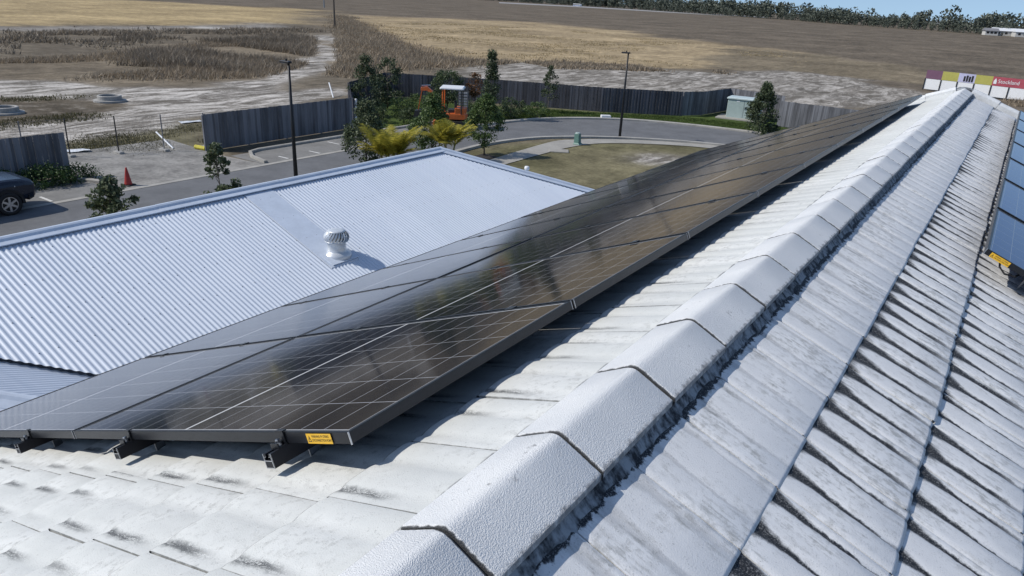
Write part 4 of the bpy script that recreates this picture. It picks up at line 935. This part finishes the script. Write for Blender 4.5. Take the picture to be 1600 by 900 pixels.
# ------------------------------------------------------------------ ute
ut = thing('pickup_ute', 'dark navy utility truck parked at the left edge of the street', 'ute', (-28.35, 7.05, 0))
def ring(y, zb, zs, zt, wb, wt):    # body section, half widths at belt and top
    return [(-wb*.93, y, zb), (-wb, y, zb+.18), (-wb, y, zs-.08), (-wb*.97, y, zs), (-wt, y, zt-.04), (-wt*.88, y, zt), (wt*.88, y, zt), (wt, y, zt-.04), (wb*.97, y, zs), (wb, y, zs-.08), (wb, y, zb+.18), (wb*.93, y, zb)]
MB().loft([ring(y, zb, zs, zt, wb, wt) for y, zb, zs, zt, wb, wt in ((1.35, .42, 1.05, 1.18, .95, .84), (2.4, .45, 1.05, 1.19, .955, .84), (3.15, .45, 1.05, 1.18, .95, .84), (3.55, .48, 1.04, 1.15, .94, .82), (3.80, .50, 1.0, 1.09, .88, .76), (3.87, .55, .95, 1.03, .84, .72))]).build('bonnet', navyM, ut, None, False)
MB().loft([ring(y, .45, 1.08, zt, .955, wt) for y, zt, wt in ((-.75, 1.80, .70), (-.6, 1.84, .72), (.2, 1.85, .72), (.55, 1.80, .70), (1.36, 1.20, .82))]).build('cab', navyM, ut)
MB().loft([[(-.72, .58, 1.76), (.72, .58, 1.76), (.86, 1.36, 1.22), (-.86, 1.36, 1.22)], [(-.72, .60, 1.79), (.72, .60, 1.79), (.86, 1.39, 1.24), (-.86, 1.39, 1.24)]]).build('windscreen', carglass, ut)
for s in (-1, 1):
    MB().prism([(-.6, 1.16), (1.0, 1.16), (.45, 1.72), (-.55, 1.74)], s*.90, s*.80, 'x').build('side_window', carglass, ut)
    MB().loft([[(s*.90, 3.2, .82), (s*.93, 3.2, 1.0), (s*.80, 3.60, 1.02), (s*.62, 3.74, .96), (s*.62, 3.80, .80), (s*.84, 3.66, .80)], [(s*.93, 3.2, .82), (s*.955, 3.2, .98), (s*.83, 3.66, 1.0), (s*.64, 3.82, .93), (s*.64, 3.85, .80), (s*.87, 3.70, .80)]]).build('headlight', lampM, ut)
    for yw in (2.95, -.27-.0):
        b = MB(); n = 14
        b.loft([[(s*(.985-.0*k), yw+rr*math.cos(a), .40+rr*math.sin(a)) for rr in (.41, .50)]+[(s*.86, yw+rr*math.cos(a), .40+rr*math.sin(a)) for rr in (.50, .41)] for k, a in enumerate(np.linspace(-.12, math.pi+.12, n))]); b.build('arch_flare', rubberM, ut)
        b = MB(); b.lathe([(0, -.10), (.41, -.10), (.41, .10), (0, .10)], 24); MR = Matrix.Translation((s*.80, yw, .42)) @ Matrix.Rotation(s*math.pi/2, 4, 'Y')
        b.build('wheel_well', rubberM, ut, MR)
        w = bpy.data.objects.new('wheel', MB().lathe([(.26, -.13), (.36, -.13), (.39, -.09), (.39, .09), (.36, .13), (.262, .13), (.258, .10), (.256, -.12), (.26, -.13)], 30, (0, 0, 0), False).mesh('wheel', True)); col.objects.link(w); w.data.materials.append(rubberM); w.parent = ut; w.matrix_basis = Matrix.Translation((s*.88, yw, .39)) @ Matrix.Rotation(s*math.pi/2, 4, 'Y')
        b = MB()
        for k in range(6): b.box(.05, .25, -.035, .035, .085, .115, Matrix.Rotation(k*math.pi/3, 4, 'Z'))
        b.lathe([(0, .09), (.06, .09), (.06, .12), (0, .12)], 12); b.lathe([(.235, .08), (.258, .08), (.258, .118), (.235, .118), (.235, .08)], 28, (0, 0, 0), False); b.build('rim', mat('silver_alloy', (.5, .51, .53), .3, .8, .1, 10) if 'silver_alloy' not in bpy.data.materials else bpy.data.materials['silver_alloy'], w)
        MB().lathe([(0, .04), (.24, .04), (.24, .06), (0, .06)], 20).build('brake_disc', darkM, w)
MB().loft([[(-.90, 3.60, .42), (-.62, 3.88, .42), (.62, 3.88, .42), (.90, 3.60, .42), (.6, 3.5, .42), (-.6, 3.5, .42)], [(-.93, 3.62, .72), (-.62, 3.95, .72), (.62, 3.95, .72), (.93, 3.62, .72), (.6, 3.5, .72), (-.6, 3.5, .72)]]).build('bumper', rubberM, ut)
MB().box(-.58, .58, 3.84, 3.89, .74, .96).build('grille', darkM, ut); MB().prism([(-2.0, .5), (-.78, .5), (-.78, 1.12), (-2.0, 1.12)], -.94, .94, 'x').build('tray', navyM, ut)
MB().bbox(-.80, .80, -1.9, 3.5, .32, .5, .05).build('chassis', darkM, ut)
for s in (-1, 1): MB().bbox(min(s*.96, s*1.14), max(s*.96, s*1.14), .95, 1.10, 1.12, 1.30, .03).build('mirror', rubberM, ut)

# ------------------------------------------------------------------ excavator and trailer ramp
ec = thing('mini_excavator', 'orange mini excavator with white canopy roof parked across the bays', 'excavator', G(706, 199), R(213))
def trackp(s):
    pr = []
    for a in np.linspace(math.pi/2, 3*math.pi/2, 8): pr.append((-.72+.24*math.cos(a), .25+.24*math.sin(a)))
    for a in np.linspace(-math.pi/2, math.pi/2, 8): pr.append((.72+.24*math.cos(a), .25+.24*math.sin(a)))
    o = MB().prism(pr, s*.50, s*.82, 'y').build('track', rubberM, ec)
    for x in (-.72, -.36, 0, .36, .72): MB().lathe([(0, -.02), (.15, -.02), (.15, .02), (0, .02)], 14).build('roller', darkM, o, Matrix.Translation((x, s*.82, .25)) @ Matrix.Rotation(math.pi/2, 4, 'X'))
for s in (-1, 1): trackp(s)
MB().bbox(-.6, .6, -.5, .5, .2, .5, .05).build('undercarriage', darkM, ec); MB().lathe([(.4, .48), (.4, .62), (0, .62)], 20).build('slew_ring', darkM, ec)
MB().loft([[(-.85, -.6, z), (-.95, -.3, z), (-.95, .3, z), (-.85, .6, z), (.55, .68, z), (.62, .4, z), (.62, -.4, z), (.55, -.68, z)] if z < .9 else [(-.80, -.55, z), (-.9, -.3, z), (-.9, .3, z), (-.80, .55, z), (-.25, .62, z), (-.2, .4, z), (-.2, -.4, z), (-.25, -.62, z)] for z in (.60, .88, .95, 1.25)]).build('engine_housing', orangeM, ec)
MB().bbox(-.25, .22, -.28, .28, .9, 1.15, .04).build('seat', darkM, ec); MB().bbox(-.28, -.16, -.28, .28, 1.1, 1.65, .04).build('backrest', darkM, ec)
for x in (-.62, .55):
    for y_ in (-.58, .58): MB().tube([(x, y_, .9), (x*.97, y_*.97, 2.4)], .04, 8).build('canopy_post', orangeM if x > 0 else darkM, ec)
MB().bbox(-.75, .72, -.68, .68, 2.38, 2.50, .06).build('canopy_roof', whiteM, ec)
for s in (-1, 1): MB().tube([(.35, s*.2, .95), (.42, s*.2, 1.35)], .02, 6).build('control_lever', darkM, ec)
def beam(name, pts, w, m, y0=0):
    rings = []
    for (x, z), hgt in pts: rings.append([(x, y0-w/2, z-hgt/2), (x, y0+w/2, z-hgt/2), (x, y0+w/2, z+hgt/2), (x, y0-w/2, z+hgt/2)])
    MB().loft(rings).build(name, m, ec)
beam('boom', [((.7, .85), .30), ((.95, 1.45), .30), ((1.2, 2.0), .28), ((1.55, 2.30), .24), ((1.95, 2.25), .18)], .22, orangeM)
beam('stick', [((1.85, 2.35), .22), ((1.98, 1.7), .22), ((2.12, .95), .16)], .17, orangeM)
MB().tube([(.8, 0, 1.15), (1.35, 0, 1.75)], .05, 8).build('hydraulic_cylinder', steelM, ec); MB().tube([(1.35, 0, 2.50), (1.9, 0, 2.45)], .045, 8).build('hydraulic_cylinder', steelM, ec)
MB().prism([(1.95, 1.0), (2.3, .95), (2.38, .55), (2.1, .32), (1.75, .42), (1.95, .62)], -.25, .25, 'y').build('bucket', darkM, ec)
MB().prism([(1.0, .08), (1.08, .08), (1.12, .42), (1.02, .42)], -.8, .8, 'y').build('dozer_blade', orangeM, ec); MB().bbox(.55, 1.05, -.3, .3, .2, .32, .02).build('blade_arm', darkM, ec)
MB().bbox(.5, .72, -.22, .22, .62, 1.05, .04).build('boom_pivot', orangeM, ec)
tr = thing('equipment_trailer', 'grey trailer with upright slatted loading ramp behind the excavator', 'trailer', (G(723, 192).x-.72, G(723, 192).y+1.08, 0), R(-56))
MB().bbox(-1.3, 1.3, -.8, .8, .45, .58, .03).build('deck', darkM, tr)
for s in (-1, 1):
    for x in (-.4, .4): MB().lathe([(.0, -.1), (.3, -.1), (.33, -.06), (.33, .06), (.3, .1), (0, .1)], 18).build('wheel', rubberM, tr, Matrix.Translation((x, s*.9, .33)) @ Matrix.Rotation(math.pi/2, 4, 'X'))
rm = bpy.data.objects.new('ramp', MB().box(1.28, 1.34, -.32, -.26, .45, 2.0).box(1.28, 1.34, .26, .32, .45, 2.0).mesh('ramp')); col.objects.link(rm); rm.data.materials.append(galvM); rm.parent = tr
slatM = mat('pale_ramp_slats', (.42, .42, .41), .6, .2, .15, 8)
for k in range(8): MB().box(1.27, 1.35, -.259, .259, .62+.175*k, .73+.175*k).build('slat', slatM, rm)

# ------------------------------------------------------------------ far things on the horizon
blueM = mat('bus_blue_paint', (.10, .16, .32), .5, 0, .1, .5)
def bus(label, px, py, L=11.5):
    q = G(px, py); r = thing('coach', label, 'coach', q, 2.72, 'coaches on the far road')
    MB().bbox(-L/2, L/2, -1.25, 1.25, .4, 3.1, .2).build('body', whiteM, r); MB().box(-L/2+.3, L/2-.3, -1.27, 1.27, 1.55, 2.6).build('window_band', carglass, r); MB().box(-L/2+.1, L/2-.1, -1.265, 1.265, .6, 1.3).build('stripe', blueM, r)
    for x in (-L/2+2.2, L/2-2.6):
        for s in (-1, 1): MB().lathe([(0, -.15), (.5, -.15), (.5, .15), (0, .15)], 14).build('wheel', rubberM, r, Matrix.Translation((x, s*1.15, .5)) @ Matrix.Rotation(math.pi/2, 4, 'X'))
bus('white and blue coach on the far road, right one of two', 902, 10, 16); bus('white and blue coach on the far road, left one cut by the top edge', 862, 6, 12)
strip('far_road', [G(780, 5), G(900, 11), G(1000, 17), G(1110, 23.5), G(1200, 28)], [G(780, 3.4), G(900, 9.4), G(1000, 15.2), G(1110, 21.8), G(1200, 26.6)], .05, mat('pale_far_road', (.30, .29, .28), .9, 0, .1, .05))
def far_house(label, px, py, w, dd, h, roof, wall_):
    q = G(px, py); r = thing('far_house', label, 'house', q, .3, 'houses at the edge of the far wood'); MB().box(-w/2, w/2, -dd/2, dd/2, 0, h).build('wall', wall_, r)
    MB().prism([(-dd/2-.5, h), (dd/2+.5, h), (0, h+dd*.22)], -w/2-.5, w/2+.5, 'x').build('roof', roof, r)
    for x in (-w*.3, 0, w*.28): MB().box(x-.7, x+.7, -dd/2-.04, -dd/2-.005, 1, 2.2).build('window', carglass, r)
greyroof = mat('grey_far_roof', (.2, .2, .21), .7, 0, .1, .4)
far_house('white roofed house at the far right horizon', 1568, 56, 14, 8, 2.8, whiteM, wallM); far_house('second white roofed house at the right frame edge', 1597, 58, 10, 8, 2.8, whiteM, wallM); far_house('small grey roofed house left of the white roofed ones', 1546, 55, 7, 7, 2.6, greyroof, wallM)
q = G(1464, 44); sg = thing('far_sign', 'small white sign with dark mark before the far wood', 'sign', q, .1); MB().box(-1.5, 1.5, -.05, .05, 3.2, 6.0).build('board', whiteM, sg); MB().box(-.35, .45, -.09, -.055, 4.0, 5.2).build('mark', darkM, sg)
for x in (-1.1, 1.1): MB().tube([(x, .1, 0), (x, .1, 3.3)], .09, 6).build('post', darkM, sg)
q = G(1436, 44); fm = thing('far_shed', 'tiny grey shed at the foot of the far wood', 'shed', q, .2); MB().box(-1.6, 1.6, -1.2, 1.2, 0, 3.0).build('wall', greyroof, fm); MB().prism([(-1.4, 3.0), (1.4, 3.0), (0, 3.9)], -1.8, 1.8, 'x').build('roof', galvM, fm)
print('objects', len(bpy.data.objects))
